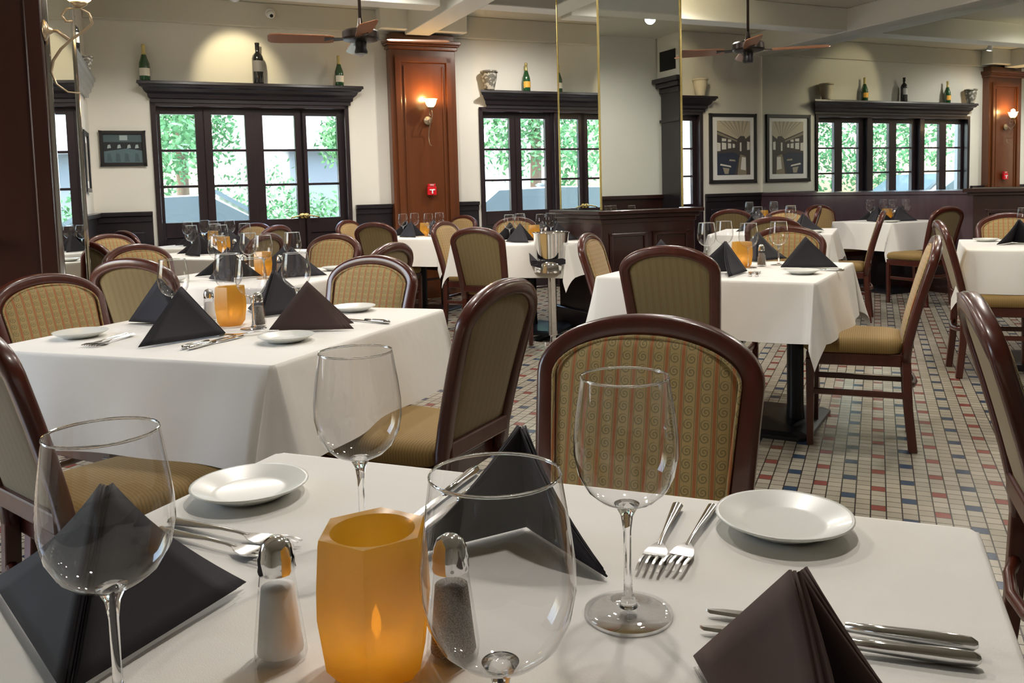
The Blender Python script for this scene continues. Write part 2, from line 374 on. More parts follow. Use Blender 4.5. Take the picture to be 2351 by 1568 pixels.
def window(name, u0, u1, centres, hw, handles={}):
    e = empty(name, (0, 0, 0), TH); e['kind'] = 'structure'
    b = MB(); b.box(u0, u0+.045, QW-.02, QW+.16, 0, ZT); b.box(u1-.045, u1, QW-.02, QW+.16, 0, ZT); b.box(u0, u1, QW-.02, QW+.16, 2.125, ZT); b.box(u0, u1, QW-.0, QW+.16, 0, .03)
    for a, c in zip(centres, centres[1:]):
        if c-a > .52: b.box((a+c)/2-.045, (a+c)/2+.045, QW, QW+.15, 0, ZT)
    b.build('window_casing', W_FRAME, e, bevel=.006)
    for i, c in enumerate(centres): leaf(e, c, hw, handles.get(i, 0))
window('window_1', W1[0], W1[1], [.555, 1.045, 1.555, 2.01], .257, {2: 1, 3: -1})
window('window_2', W2[0], W2[1], [4.085, 4.565, 5.17, 5.65, 6.27, 6.75], .25)

# mahogany column on the window wall
col = empty('wall_column', (0, 0, 0), TH); tag(col, 'mahogany panelled column between the two windows with the lit sconce and red alarm', 'column', kind='structure')
b = MB(); q = QW-.12; b.box(2.74, 3.51, q, QW, 0, 2.80); b.box(2.80, 2.86, q-.025, q, .1, 2.7); b.box(3.39, 3.45, q-.025, q, .1, 2.7); b.box(2.80, 3.45, q-.025, q, 2.64, 2.70)
b.box(2.89, 2.91, q-.012, q, .15, 2.6); b.box(3.34, 3.36, q-.012, q, .15, 2.6); b.build('column_shaft', W_COL, col, bevel=.006)
b = MB(); b.box(2.72, 3.53, q-.03, QW, 2.78, 2.82); b.box(2.69, 3.56, q-.07, QW, 2.84, 2.88); b.box(2.70, 3.55, q-.05, QW, 2.82, 2.84); b.box(2.76, 3.50, q-.01, QW, 2.88, 2.95); b.build('column_cap', W_COL, col, bevel=.008)

# mirrored pier on a panelled base
def panel_base(b, u0, u1, q0, q1, zt):
    b.box(u0+.06, u1-.06, q0+.06, q1-.06, 0, zt-.10); b.box(u0+.02, u1-.02, q0+.02, q1-.02, 0, .16)
    b.box(u0, u1, q0, q1, zt-.035, zt); b.box(u0+.03, u1-.03, q0+.03, q1-.03, zt-.07, zt-.035); b.box(u0+.05, u1-.05, q0+.05, q1-.05, zt-.11, zt-.07)
    for a0, a1 in ((u0+.13, (u0+u1)/2-.03), ((u0+u1)/2+.03, u1-.13)):
        for z0, z1 in ((.22, .82),):
            b.box(a0, a1, q0+.045, q0+.06, z0, z0+.03); b.box(a0, a1, q0+.045, q0+.06, z1-.03, z1); b.box(a0, a0+.03, q0+.045, q0+.06, z0, z1); b.box(a1-.03, a1, q0+.045, q0+.06, z0, z1)
PU0, PU1, PQ0, PQ1 = 3.52, 4.32, 5.93, 6.62
pier = empty('mirrored_pier', (0, 0, 0), TH); tag(pier, 'square pier clad in tall mirrors with brass edges on a dark panelled base', 'pier', kind='structure')
b = MB(); panel_base(b, PU0-.07, PU1+.17, PQ0-.08, PQ1+.1, 1.01); b.build('pier_base', W_PIL, pier, bevel=.006)
MB().box(PU0+.02, PU1-.02, PQ0+.02, PQ1-.02, 1.01, ZC).build('pier_core', W_DARK, pier)
MB().box(PU0+.012, PU1-.012, PQ0, PQ0+.018, 1.015, ZC).build('mirror_panel', MIRROR, pier)
MB().box(PU0, PU0+.018, PQ0+.012, PQ1-.012, 1.015, ZC).build('mirror_panel', MIRROR, pier)
MB().box(PU1-.018, PU1, PQ0+.012, PQ1-.012, 1.015, ZC).build('mirror_panel', MIRROR, pier)
for u, q in ((PU0, PQ0), (PU1, PQ0), (PU0, PQ1)): MB().box(u-.006, u+.009, q-.006, q+.009, 1.012, ZC).build('edge_strip', BRASS, pier, bevel=.003)

# mirrors on the right wall
struct(MB().box(UM-.012, UM, 5.99, QW-.04, 1.075, 2.93), 'wall_mirror', MIRROR)
struct(MB().box(UM-.020, UM, 2.14, 5.985, 1.10, 2.93), 'wall_mirror', MIRROR)
b = MB(); b.box(UM-.12, UM, 2.14, 5.9, 0, 1.02); b.box(UM-.19, UM, 2.14, 5.97, 1.05, 1.09); b.box(UM-.16, UM, 2.14, 5.94, 1.02, 1.05); b.box(UM-.15, UM, 2.14, 5.93, 0, .15)
for q in (2.4, 3.6, 4.8):
    b.box(UM-.135, UM-.12, q, q+.95, .3, .34); b.box(UM-.135, UM-.12, q, q+.95, .84, .88); b.box(UM-.135, UM-.12, q, q+.04, .3, .88); b.box(UM-.135, UM-.12, q+.91, q+.95, .3, .88)
struct(b, 'trim_6', W_PIL, bevel=.006)

# left pillar, wood with a narrow mirror side
pil = empty('wood_pillar', (0, 0, 0), TH); tag(pil, 'tall dark mahogany pillar at the left edge with a narrow mirrored side', 'pillar', kind='structure')
b = MB(); b.box(-1.5, -.34, 4.98, 5.9, 0, ZC); b.box(-.40, -.32, 4.955, 5.02, 0, ZC); b.box(-1.5, -.34, 4.93, 5.9, 0, .14); b.build('pillar_shaft', W_PIL, pil, bevel=.008)
MB().box(-1.5, -.62, 4.9, 4.98, .98, 1.03).build('pillar_ledge', W_PIL, pil, bevel=.005)
MB().loft([[(-.38, 5.10, z), (-.305, 5.10, z), (-.215, 5.84, z), (-.38, 5.84, z)] for z in (.48, ZC)]).build('mirror_panel', MIRROR, pil)
for q, uu in ((5.07, -.295), (5.87, -.20)): MB().box(-.34, uu, q-.015, q+.015, .45, ZC).build('edge_strip', CHROME, pil, bevel=.004)
MB().box(-.36, -.26, 5.02, 5.95, 0, .46).build('pillar_plinth', W_PIL, pil, bevel=.01)

# dark column with capital and vent box, seen in the mirror
cc = empty('dark_column', (0, 0, 0), TH); tag(cc, 'black square column with moulded capital reflected in the mirrored pier', 'column', kind='structure')
b = MB(); b.box(6.75, 7.3, 2.13, 2.55, 0, 2.55); b.box(6.72, 7.33, 2.13, 2.58, 2.06, 2.10); b.build('column_shaft', W_DARK, cc, bevel=.006)
b = MB(); b.box(6.72, 7.33, 2.13, 2.58, 2.45, 2.52); b.box(6.66, 7.39, 2.13, 2.64, 2.52, 2.58); b.box(6.60, 7.45, 2.13, 2.70, 2.58, 2.64); b.build('column_cap', W_DARK, cc, bevel=.01)
vb = empty('vent_box', (0, 0, 0), TH); tag(vb, 'white bulkhead with dark air vents above the black column', 'vent', kind='structure')
MB().box(6.70, 7.9, 2.13, 2.62, 2.64, ZC).build('bulkhead', PLASTER, vb)
b = MB(); b.box(6.69, 6.70, 2.2, 2.55, 2.74, 3.0); b.box(6.85, 7.2, 2.62, 2.63, 2.74, 3.0)
b.build('vent_grille', BLACKM, vb)

# bench along the mirror wall
be = empty('bench', (0, 0, 0), TH); tag(be, 'dark wooden bench along the wall below the big mirror', 'bench')
MB().box(UM-.33, UM-.06, 5.6, 8.85, .40, .45).build('bench_seat', W_PIL, be, bevel=.01); b = MB(); b.box(UM-.25, UM-.06, 5.95, 8.8, 0, .40); b.build('bench_base', W_PIL, be, bevel=.01)

# ------------------------------------------------------------------ outside
ext = MB(); p = [room(-25, QW+.26), room(30, QW+.26), room(30, 60), room(-25, 60)]; ext.add([(v.x, v.y, -.15) for v in p], [(0, 1, 2, 3)])
o = ext.build('ground', simple('asphalt', (.42, .42, .42), .9)); o['kind'] = 'structure'
def leafy(name, c1, c2):
    m, t, b = mat(name); v, s = xyz(t); t.links.new(mixc(t, noise(t, v, 9, 5), c1, c2), b.inputs['Base Color']); b.inputs['Roughness'].default_value = .8; return m
LEAF = leafy('leaves', (.04, .15, .06), (.16, .36, .15))
def foliage(b, c, r, n, size=.16, sq=1.0):
    for _ in range(n):
        d = Vector((random.gauss(0, 1), random.gauss(0, 1), random.gauss(0, 1))).normalized()*r*random.uniform(.55, 1.0)
        p = Vector(c)+Vector((d.x, d.y, d.z*sq)); t1 = Vector((random.uniform(-1, 1), random.uniform(-1, 1), random.uniform(-1, 1))).normalized()
        t2 = t1.cross(Vector((random.uniform(-1, 1), random.uniform(-1, 1), random.uniform(-1, 1)))).normalized(); k = size*random.uniform(.6, 1.2)
        b.add([p-t1*k, p-t2*k*.45, p+t1*k, p+t2*k*.45], [(0, 1, 2, 3)])
def tree(u, q, h, r, label):
    e = empty('tree', room(u, q, -.15)); tag(e, label, 'tree', 'trees outside the windows')
    MB().tube([(0, 0, 0), (.05, 0, h*.5), (0, .05, h*.8)], [.14, .11, .06]).build('trunk', simple('bark', (.18, .13, .09), .9), e, True)
    b = MB()
    for _ in range(24):
        a = random.uniform(0, 2*PI); rad = r*random.random()**.5*.75; z = h*.72+random.uniform(-.45, .5)*r*1.5
        foliage(b, (rad*cos(a), rad*sin(a), z), r*random.uniform(.25, .42), 260, .075)
    b.build('crown', LEAF, e)
tree(-.5, 15.2, 3.6, 2.3, 'leafy tree outside the leftmost window leaf'); tree(1.15, 19, 5.2, 2.0, 'tree outside the second leaf of the left window')
tree(5.0, 17, 4.4, 1.6, 'tree outside the window bank left of the mirrored pier'); tree(7.4, 15, 4.8, 1.9, 'tree outside the window bank hidden by the mirrored pier')
def hedge(u0, u1, q, h, label):
    b = MB(); u = u0
    while u < u1:
        p = room(u, q+random.uniform(-.15, .15)); foliage(b, (p.x, p.y, h*.45), h*random.uniform(.45, .55), 260, .06); u += .3
    tag(b.build('hedge', LEAF, None), label, 'hedge')
hedge(1.9, 4.4, 15.4, 1.4, 'green hedge outside the right half of the left window'); hedge(5.2, 9.5, 18.8, 1.2, 'green hedge outside the window bank by the mirrored pier')
hedge(2.2, 3.2, 19.5, 2.3, 'taller green shrub outside the third leaf of the left window')
hedge(.9, 2.0, 16.8, 1.25, 'small round bush outside the second leaf of the left window')
def house(u0, u1, q, h, gable, wins, label, colr):
    e = empty('house', (0, 0, 0), TH); tag(e, label, 'building')
    MB().box(u0, u1, q, q+4, -.15, h).build('wall', colr, e)
    if gable:
        g0, g1, gz = gable; MB().box(g0, g1, q-.12, q-.02, -.15, gz).build('garage_door', simple('grey_door', (.22, .25, .28), .6), e)
        b = MB(); b.loft([[(g0-.2, y, gz), ((g0+g1)/2, y, gz+.55), (g1+.2, y, gz)] for y in (q-.5, q)]); b.build('porch_roof', simple('roof_grey', (.5, .5, .52), .7), e)
    for a, z in wins:
        f = MB().box(a, a+.7, q-.06, q, z, z+1.0).build('window', WHITEP, e); MB().box(a+.06, a+.64, q-.075, q-.06, z+.06, z+.94).build('pane', simple('dark_pane', (.2, .24, .27), .2), f)
SIDING = simple('white_siding', (.80, .80, .80), .7)
house(2.2, 9.0, 22, 5.6, (3.9, 6.4, 2.35), [(2.5, 4.4), (4.5, 4.4), (5.4, 4.4), (7.2, 3.4)], 'white house with grey garage seen through the left window', SIDING)
house(10, 22, 24, 6, None, [(11, 3.4), (13, 3.4), (15, 3.4), (17.5, 3.4)], 'long white building seen through the window bank', SIDING)
house(-9, .5, 30, 3.2, None, [(-6, .8), (-3, .8)], 'low pale building far behind the trees', simple('pale_wall', (.7, .62, .6), .8))
CARP = simple('car_paint', (.82, .84, .86), .2, coat=1); TYRE = simple('tyre', (.02, .02, .02), .8); CGL = simple('car_glass', (.10, .14, .16), .08)
def car(u, q, rz, label):
    e = empty('car', room(u, q, -.15), TH+rz); tag(e, label, 'car', 'parked cars outside')
    prof = [(-2.1, .35), (-2.15, .7), (-1.9, .92), (-1.3, .98), (-.75, 1.42), (.6, 1.45), (1.35, 1.0), (2.0, .9), (2.15, .6), (2.1, .35)]
    b = MB(); b.loft([[(x*.98, y, z if abs(y) < .8 else z*.97) for x, z in prof] for y in (-.88, -.8, .8, .88)]); b.build('car_body', CARP, e, bevel=.05)
    g = MB(); gp = [(-1.2, .99), (-.72, 1.36), (.56, 1.39), (1.22, 1.02)]; g.loft([[(x, y, z) for x, z in gp] for y in (-.895, .895)]); g.loft([[(1.30, -.7, 1.04), (.64, -.65, 1.44), (.70, -.65, 1.47), (1.38, -.7, 1.05)], [(1.30, .7, 1.04), (.64, .65, 1.44), (.70, .65, 1.47), (1.38, .7, 1.05)]]); g.build('car_windows', CGL, e)
    for x in (-1.35, 1.35):
        for y in (-.86, .86):
            wb = MB().lathe([(.0, -.09), (.32, -.09), (.33, 0), (.32, .09), (0, .09)], 20); wo = wb.build('wheel', TYRE, e, True); wo.location = (x, y, .33); wo.rotation_euler = (PI/2, 0, 0)
car(.4, 12.4, .05, 'white car parked outside the two left window leaves'); car(5.9, 12.6, 0, 'white car parked outside the window bank left of the pier'); car(11.0, 12.9, .1, 'white car parked outside the far end of the window bank')

# ------------------------------------------------------------------ chairs
def outline(n=26, dx=0, top=.94, wid=.219, low=.40):
    "half-outline of the back, from low to apex, then mirrored"
    pts = []; sh = top-.118
    for z in (low, .48, .56, .64, .72, .78): pts.append((wid-.030+.030*(z-low)/(sh-low)-dx, z))
    for k in range(n//2+1):
        a = (PI/2)*k/(n//2); pts.append(((wid-dx)*max(0, cos(a))**1.0, sh+(top-dx-sh)*max(0, sin(a))**1.0))
    return pts+[(-x, z) for x, z in reversed(pts[:-1])]
def rake(z): return -.205-.135*max(0, (z-.43)/.51)**1.25
def make_chair():
    e = empty('dining_chair')
    # back frame: a swept rounded bar
    mid = outline(dx=.023); b = MB(); rings = []
    for i, (x, z) in enumerate(mid):
        a = mid[max(i-1, 0)]; c = mid[min(i+1, len(mid)-1)]; tx, tz = c[0]-a[0], c[1]-a[1]; L = math.hypot(tx, tz) or 1; nx, nz = tz/L, -tx/L
        y = rake(z); ring = []
        for k in range(12):
            an = 2*PI*k/12+PI/12; ca, sa = cos(an), sin(an); ex = .55
            p = .023*math.copysign(abs(ca)**ex, ca); d = .020*math.copysign(abs(sa)**ex, sa); ring.append((x+nx*p, y+d, z+nz*p))
        rings.append(ring)
    b.loft(rings); b.build('back_frame', W_CHAIR, e, True)
    # upholstered pads, front and rear
    def pad(name, dx, y0, bulge, matl, zlo):
        outl = outline(30, dx, .94, .219, zlo); half = outl[:len(outl)//2+1]
        b = MB(); rings = []; n = 14
        rows = [(x, z) for x, z in half if z >= zlo-.001]; rows[-1] = (.012, rows[-1][1])
        for x, z in rows:
            r = []
            for k in range(n+1):
                s = -1+2*k/n; edge = max(0, 1-abs(s)**6)*min(1, (.94-dx-z)/.02+.15)*min(1, (z-zlo)/.03+.1)
                r.append((x*s, rake(z)+y0+bulge*edge, z))
            rings.append(r)
        b.loft(rings, close=False, cap=False); b.build(name, matl, e, True)
    pad('backrest', .036, .010, .020, FAB_FRONT, .455); pad('rear_panel', .042, -.006, -.008, FAB_REAR, .50)
    # gold piping
    pp = outline(26, .040, .94, .219, .455); b = MB().tube([(x, rake(z)+.022, z) for x, z in pp], .0035, 6); b.build('piping', FAB_FRONT, e, True)
    MB().box(-.165, .165, -.235, -.195, .455, .505).build('back_rail', W_CHAIR, e, bevel=.006)
    # seat
    b = MB(); rings = []
    for z, g in ((.430, -.006), (.440, .004), (.470, .006), (.490, -.006), (.498, -.03), (.502, -.08)):
        r = []
        for k in range(32):
            a = 2*PI*k/32; ca, sa = cos(a), sin(a); x = math.copysign(abs(ca)**.28, ca); y = math.copysign(abs(sa)**.28, sa)
            hw = .205-.022*(1-y)/2; r.append((x*(hw+g), .012+y*(.205+g), z))
        rings.append(r)
    b.loft(rings); b.build('seat', FAB_SEAT, e, True)
    b = MB(); b.loft([[(-.195, .205, z), (.195, .205, z), (.172, -.19, z), (-.172, -.19, z)] for z in (.372, .430)]); b.build('seat_frame', W_CHAIR, e, bevel=.006)
    for s in (-1, 1):
        b = MB(); b.loft([[(s*.182-.016*k+dx, .188-.016*k+dy, z) for dx, dy in ((0, 0), (.032*k, 0), (.032*k, .032*k), (0, .032*k))] for z, k in ((0, .85), (.40, 1.15))]); b.build('leg', W_CHAIR, e, bevel=.004)
        b = MB(); b.loft([[(s*x-.017+dx, y-.019+dy, z) for dx, dy in ((0, 0), (.034, 0), (.034, .038), (0, .038))] for x, y, z in ((.172, -.235, 0), (.168, -.215, .2), (.166, -.205, .43))]); b.build('leg', W_CHAIR, e, bevel=.005)
        MB().box(s*.175-.010, s*.175+.010, -.21, .19, .235, .262).build('stretcher', W_CHAIR, e, bevel=.004)
    b = MB(); b.tube([(-.165, -.212, .30), (-.10, -.235, .285), (0, -.245, .28), (.10, -.235, .285), (.165, -.212, .30)], .014, 8); b.build('rear_stretcher', W_CHAIR, e, True)
    return e
chair0 = make_chair()
APEX = .34
def chair(ax, ay, face, label, group='banquet style dining chairs with striped backs'):
    "ax, ay: where the top of the back stands; face: direction the sitter looks, degrees"
    a = math.radians(face); o = place(chair0, (ax+APEX*cos(a), ay+APEX*sin(a), 0), a-PI/2); return tag(o, label, 'chair', group)
chair(-.40, 1.585, 269, 'large scroll-striped chair across the foreground table, facing the camera')
chair(-.81, 3.50, 87, 'chair seen from behind at the near side of the right middle table')
chair(-1.50, 4.52, 2, 'chair with slanting back between the mirrored pier and the right middle table')
chair(.255, 4.17, 180, 'chair seen side-on at the right of the right middle table, all legs on open tiles')
chair(-.48, 5.20, 268, 'chair facing the camera behind the wine glasses of the right middle table')
chair(-2.69, 2.05, 358, 'chair cut by the left picture edge at the left middle table')
chair(-1.875, 2.935, 266, 'chair facing the camera across the left middle table')
chair(-.94, 2.15, 176, 'tall chair seen from behind its back between the left middle and foreground tables')
chair(-1.83, 1.19, 74, 'dark chair at the left edge with its seat behind the tall foreground wine glass')
chair(.179, 2.04, 2, 'chair with only its glossy back rail showing at the right picture edge')
chair(-2.99, 2.70, 100, 'dark-railed chair behind the left middle table with its back to the camera')
chair(-3.95, 3.62, 350, 'orange-gold chair just behind the dark-railed chair at the left')
chair(-3.26, 4.64, 266, 'chair facing the camera with a bread plate before it in the left row')
chair(-2.27, 3.74, 180, 'chair with only its dark top rail showing above the left middle chair')
chair(-4.84, 3.98, 100, 'pale chair half hidden by the mirrored left pillar')
chair(-5.55, 4.83, 350, 'small orange-gold chair near the left pillar in front of the wainscot')
chair(-5.98, 5.36, 75, 'pale chair rail nearest the dark wainscot at the left')
chair(-3.93, 4.78, 185, 'chair with diagonal dark rail behind the middle wine glasses')
chair(-5.78, 6.86, 268, 'arched chair back in front of the double window leaves')
chair(-4.98, 6.2, 180, 'small dark arched chair right of the arched chair before the window')
chair(-4.22, 6.58, 92, 'chair with its back to the camera left of the table by the mahogany column')
chair(-5.02, 7.32, 0, 'narrow chair at the wall left of the table by the mahogany column')
chair(-4.20, 8.42, 250, 'orange-gold chair at the foot of the mahogany column')
chair(-3.53, 6.62, 355, 'narrow chair left of the table by the second window')
chair(-2.63, 5.42, 88, 'full-length chair seen from behind at the table by the second window')
chair(-3.22, 7.55, 285, 'chair mostly hidden behind the glasses by the second window')
chair(-.73, 6.74, 92, 'dark arched chair behind the right middle wine glass, back to the camera')
chair(-.82, 8.75, 270, 'orange-gold chair behind the far glasses on the right')
chair(.06, 7.83, 178, 'slim side-on chair in front of the wall table on the right')
chair(-1.42, 9.15, 95, 'dark arched chair below the two framed pictures')
chair(-.56, 9.75, 180, 'sliver of a side-on chair against the blue wainscot')
chair(.335, 5.78, 5, 'chair with its back to the aisle left of the right edge table')
chair(.87, 6.92, 268, 'orange-gold chair behind the black napkin at the right picture edge')
p = room(7.30, 7.42); chair(p.x, p.y, 48-90, 'gold chair against the wall left of the white wall table')
p = room(6.95, 5.42); chair(p.x, p.y, 48+90, 'large dark-backed chair right of the white wall table')

# ------------------------------------------------------------------ tables and cloths
TZ = .76
def make_table(sz, name='restaurant_table'):
    e = empty(name); h = sz/2-.004
    MB().box(-h, h, -h, h, TZ-.034, TZ-.006).build('tabletop', W_PIL, e, bevel=.004)
    MB().lathe([(.045, .03), (.04, .10), (.04, .68), (.16, .722), (.16, .726)], 20).build('pedestal', BLACKM, e, auto=40)
    b = MB(); r = .31; poly = [(-r, -r+.04), (-r+.04, -r), (r-.04, -r), (r, -r+.04), (r, r-.04), (r-.04, r), (-r+.04, r), (-r, r-.04)]
    b.loft([[(x*k, y*k, z) for x, y in poly] for z, k in ((0, 1), (.018, 1), (.03, .85), (.045, .25))]); b.build('base_plate', BLACKP, e, bevel=.003)
    return e
def make_cloth(sx, sy, L, seed, loc, rz, label):
    rnd = random.Random(seed); ph = [rnd.uniform(0, 6.28) for _ in range(12)]
    b = MB(); hx, hy = sx/2, sy/2; n = 10; K = 10
    def skirt_pt(px, py, nx, ny, r, s, tx, ty, along):
        d = r/L; wave = (.012*sin(9*along+ph[0])+.008*sin(17*along+ph[1]))*d**1.2
        rr = .014; z = TZ-max(0, r-.0)+.0; out = .004+rr*min(1, r/.03)+.035*d+wave
        return (px+nx*out, py+ny*out, z+.012*(1-min(1, r/.02))*0)
    # perimeter stations: list of (corner/edge position, outward dir, arc factor)
    stations = []
    sides = [((hx, -hy), (hx, hy), (1, 0)), ((hx, hy), (-hx, hy), (0, 1)), ((-hx, hy), (-hx, -hy), (-1, 0)), ((-hx, -hy), (hx, -hy), (0, -1))]
    per = 0
    for si, (a, c, nrm) in enumerate(sides):
        for k in range(26):
            t = k/26; x = a[0]+(c[0]-a[0])*t; y = a[1]+(c[1]-a[1])*t; stations.append((x, y, nrm[0], nrm[1], 1.0, 0, per+t*sx*1.0, 0, 0))
        per += sx; n2 = sides[(si+1) % 4][2]
        stations.append((c[0], c[1], nrm[0], nrm[1], 1.0, 0, per, 0, 0))
        for k in range(1, 12):
            f = k/12; an = f*PI/2; nx = nrm[0]*cos(an)+n2[0]*sin(an); ny = nrm[1]*cos(an)+n2[1]*sin(an)
            ln = 1/max(cos(an), sin(an)); stations.append((c[0], c[1], nx, ny, ln, sin(2*an), per, -nrm[1], nrm[0]))
    rows = [0, .004, .012, .03, .07, .13, .2, .28, .36, .45, .54, .63, .72, .81, .9, 1.0]
    rings = []
    for d in rows:
        ring = []
        for x, y, nx, ny, ln, cf, al, tx, ty in stations:
            r = d*L*ln; beta = math.radians(15)*cf; lat = r*math.sin(math.radians(11))*cf
            wave = (.012*sin(8*al+ph[0])+.008*sin(17*al+ph[1])+.012*sin(3.1*al+ph[2])+.010*max(0, sin(5.3*al+ph[6]))**4)*d*(1-cf)
            out = .012*min(1, r/.012)**.5+(.05*d+wave)*(1-.5*cf)+r*math.sin(beta)*(.75+.25*d)
            z = TZ-max(0, r-.008)*math.cos(beta)*(.985)*(1+.03*cf)
            ring.append((x+nx*out-tx*lat, y+ny*out-ty*lat, z))
        rings.append(ring)
    b.loft(rings, cap=False)
    # flat top with faint ripples and a rim ring
    G = 24; vs = []; fs = []
    for i in range(G+1):
        for j in range(G+1):
            x = -hx+2*hx*i/G; y = -hy+2*hy*j/G; e = min(1, 6*min(i, G-i, j, G-j)/G)
            vs.append((x, y, TZ+.0012*e*(sin(11*x+ph[3])*sin(7*y+ph[4])+.5*sin(19*(x*.8+y)+ph[5]))))
    fs = [(i*(G+1)+j, (i+1)*(G+1)+j, (i+1)*(G+1)+j+1, i*(G+1)+j+1) for i in range(G) for j in range(G)]
    b.add(vs, fs); o = b.build('tablecloth', LINEN, None, True, loc=(*loc, 0), rz=rz)
    return tag(o, label, 'tablecloth', 'white tablecloths')
TABLES = {}
def table(key, x, y, deg, sz, where, L=.27):
    e = make_table(sz) if key == '0' else dup(TABLES['_'], (0, 0, 0))
    if key == '0': TABLES['_'] = e
    e.location = (x, y, 0); e.rotation_euler = (0, 0, math.radians(deg)); e.scale = (sz, sz, 1)
    tag(e, 'black pedestal table under the cloth '+where, 'table', 'pedestal tables')
    make_cloth(sz, sz, L, hash(key) % 97 if False else ord(key[0])+len(key), (x, y), math.radians(deg), 'white tablecloth '+where)
    TABLES[key] = (x, y, math.radians(deg), sz)
table('0', -.387, .605, 1.2, 1.0, 'in the foreground')
table('A', -1.935, 2.175, 3, 1.0, 'on the left middle table')
table('R', -.682, 4.355, -7, 1.0, 'on the right middle table')
for c in [c for c in bpy.data.objects if c.parent and c.parent.get('label', '').endswith('cloth on the right middle table') and c.name.split('.')[0] in ('pedestal', 'base_plate')]: c.location.x += .32 if c.name.startswith('pedestal') else .13
table('B', -3.10, 3.66, 2, 1.0, 'behind the left middle table')
table('C', -4.72, 5.15, 0, 1.0, 'third in the left row by the pillar')
table('Z', -5.72, 6.12, 3, .9, 'farthest in the left row under the window')
table('D', -4.23, 7.49, 0, .96, 'in front of the mahogany column')
table('E', -2.72, 6.70, 0, 1.0, 'before the second window and pier')
table('H', -.85, 7.98, 0, 1.0, 'half hidden behind the right middle table')
table('I', -1.22, 10.1, 0, .9, 'farthest away below the framed pictures')
table('G', 1.03, 6.22, -2, 1.0, 'at the right picture edge')
p = room(7.50, 6.6); table('F', p.x, p.y, 48, .78, 'by the bench under the big mirror', .3)

# ------------------------------------------------------------------ tableware
def make_glass(n=40):
    e = empty('wine_glass')
    out = [(.0355, 0)]  # bowl profile outside: r, z
    bowl = [(.004, .103), (.014, .105), (.027, .111), (.038, .121), (.0455, .136), (.0492, .154), (.0490, .172), (.0467, .192), (.0436, .212), (.0412, .228)]
    b = MB(); b.lathe(bowl, n, cap=False); o = b.build('bowl', GLASS_THIN, e, True)
    MB().lathe([(.0404, .2275), (.0412, .2290), (.0420, .2275), (.0412, .2265), (.0404, .2275)], n, cap=False).build('rim', GLASS, e, True)
    MB().lathe([(.008, .0005), (.0415, .0006), (.0420, .0012), (.034, .0022), (.020, .0042), (.010, .0075)], n, cap=False).build('foot', GLASS_THIN, e, True)
    b = MB(); b.lathe([(.0, .004), (.009, .006), (.0066, .013), (.0042, .022), (.0036, .045), (.0038, .080), (.0060, .095), (.0105, .1035), (.0120, .1062), (.0, .1075)], n, cap=False)
    b.build('stem', GLASS, e, True); return e
def make_plate():
    b = MB(); b.lathe([(0, .004), (.045, .004), (.05, .001), (.054, .004), (.078, .0155), (.0815, .018), (.0812, .0195), (.077, .019), (.053, .0085), (.045, .0075), (0, .0075)], 48, cap=False)
    return b.build('bread_plate', PORC, None, True)
def make_votive():
    e = empty('votive_candle_holder'); n = 6
    b = MB(); prof = [(.037, 0), (.047, .012), (.0535, .06), (.053, .085), (.050, .125), (.049, .130)]
    rings = []
    for r, z in prof: rings.append([(r*cos(2*PI*j/n-.2)*(1.0), r*sin(2*PI*j/n-.2)*1.0, z) for j in range(n)])
    hole = 36
    b.loft(rings, cap=False)
    # top face with a round hole: ring of quads between the hexagon and the circle
    hx = []
    for j in range(n):
        for s in range(6):
            f = s/6; a = rings[-1][j]; c = rings[-1][(j+1) % n]; hx.append((a[0]*(1-f)+c[0]*f, a[1]*(1-f)+c[1]*f, .130))
    angs = [math.atan2(p[1], p[0]) for p in hx]
    def circ(r, z): return [(r*cos(a), r*sin(a), z) for a in angs]
    b.loft([hx, circ(.0375, .1285), circ(.0355, .124), circ(.036, .05), circ(.025, .012), circ(.001, .010)], cap=False)
    b.add([(p[0], p[1], 0) for p in rings[0]], [tuple(range(n))])
    b.build('holder', AMBER, e, auto=50)
    MB().lathe([(.0, .013), (.019, .013), (.019, .028), (0, .030)], 20, cap=False).build('tealight', CANDLEW, e, auto=40)
    MB().lathe([(0, .030), (.004, .036), (.005, .042), (.003, .052), (0, .060)], 10, cap=False).build('flame', BULB, e, True)
    return e
def make_shaker(kind):
    e = empty(kind+'_shaker'); b = MB()
    b.loft([[(r*cos(2*PI*j/8), r*sin(2*PI*j/8), z) for j in range(8)] for r, z in ((.0235, 0), (.0255, .006), (.024, .02), (.0165, .078), (.0160, .083))]); b.build('shaker_body', thin_glass(kind+'_glass', (.97, .97, .97), 1.5), e)
    MB().lathe([(.0, .006), (.021, .006), (.0195, .02), (.0150, .066), (.0, .067)], 16, cap=False).build('shaker_filling', SALT if kind == 'salt' else PEPPER, e, True)
    MB().lathe([(.0165, .080), (.0172, .083), (.0165, .087), (.0168, .094), (.0155, .097), (.0150, .101), (.0120, .108), (.006, .112), (0, .113)], 24, cap=False).build('shaker_cap', CHROME, e, True)
    return e
def make_fork():
    b = MB(); b.tube([(0, y, z) for y, z in ((-.095, .0065), (-.06, .0075), (-.01, .010), (.02, .009), (.035, .006))], [.0075, .006, .0032, .0028, .003], 8)
    b.v = [(x*1.0, y, .002+(z-.002)*.62) for x, y, z in b.v]
    rings = []
    for y, w_, z in ((.030, .003, .0045), (.042, .010, .0035), (.055, .013, .003), (.066, .0135, .004)): rings.append([(-w_, y, z), (w_, y, z), (w_, y, z+.0018), (-w_, y, z+.0018)])
    b.loft(rings)
    for i in range(4):
        x = -.0115+i*.00767; b.loft([[(x-.0017, y, z), (x+.0017, y, z), (x+.0013, y, z+.0016), (x-.0013, y, z+.0016)] for y, z in ((.064, .004), (.085, .0065), (.100, .006), (.108, .0045))])
    return b.build('fork', STEEL, None, True, auto=45)
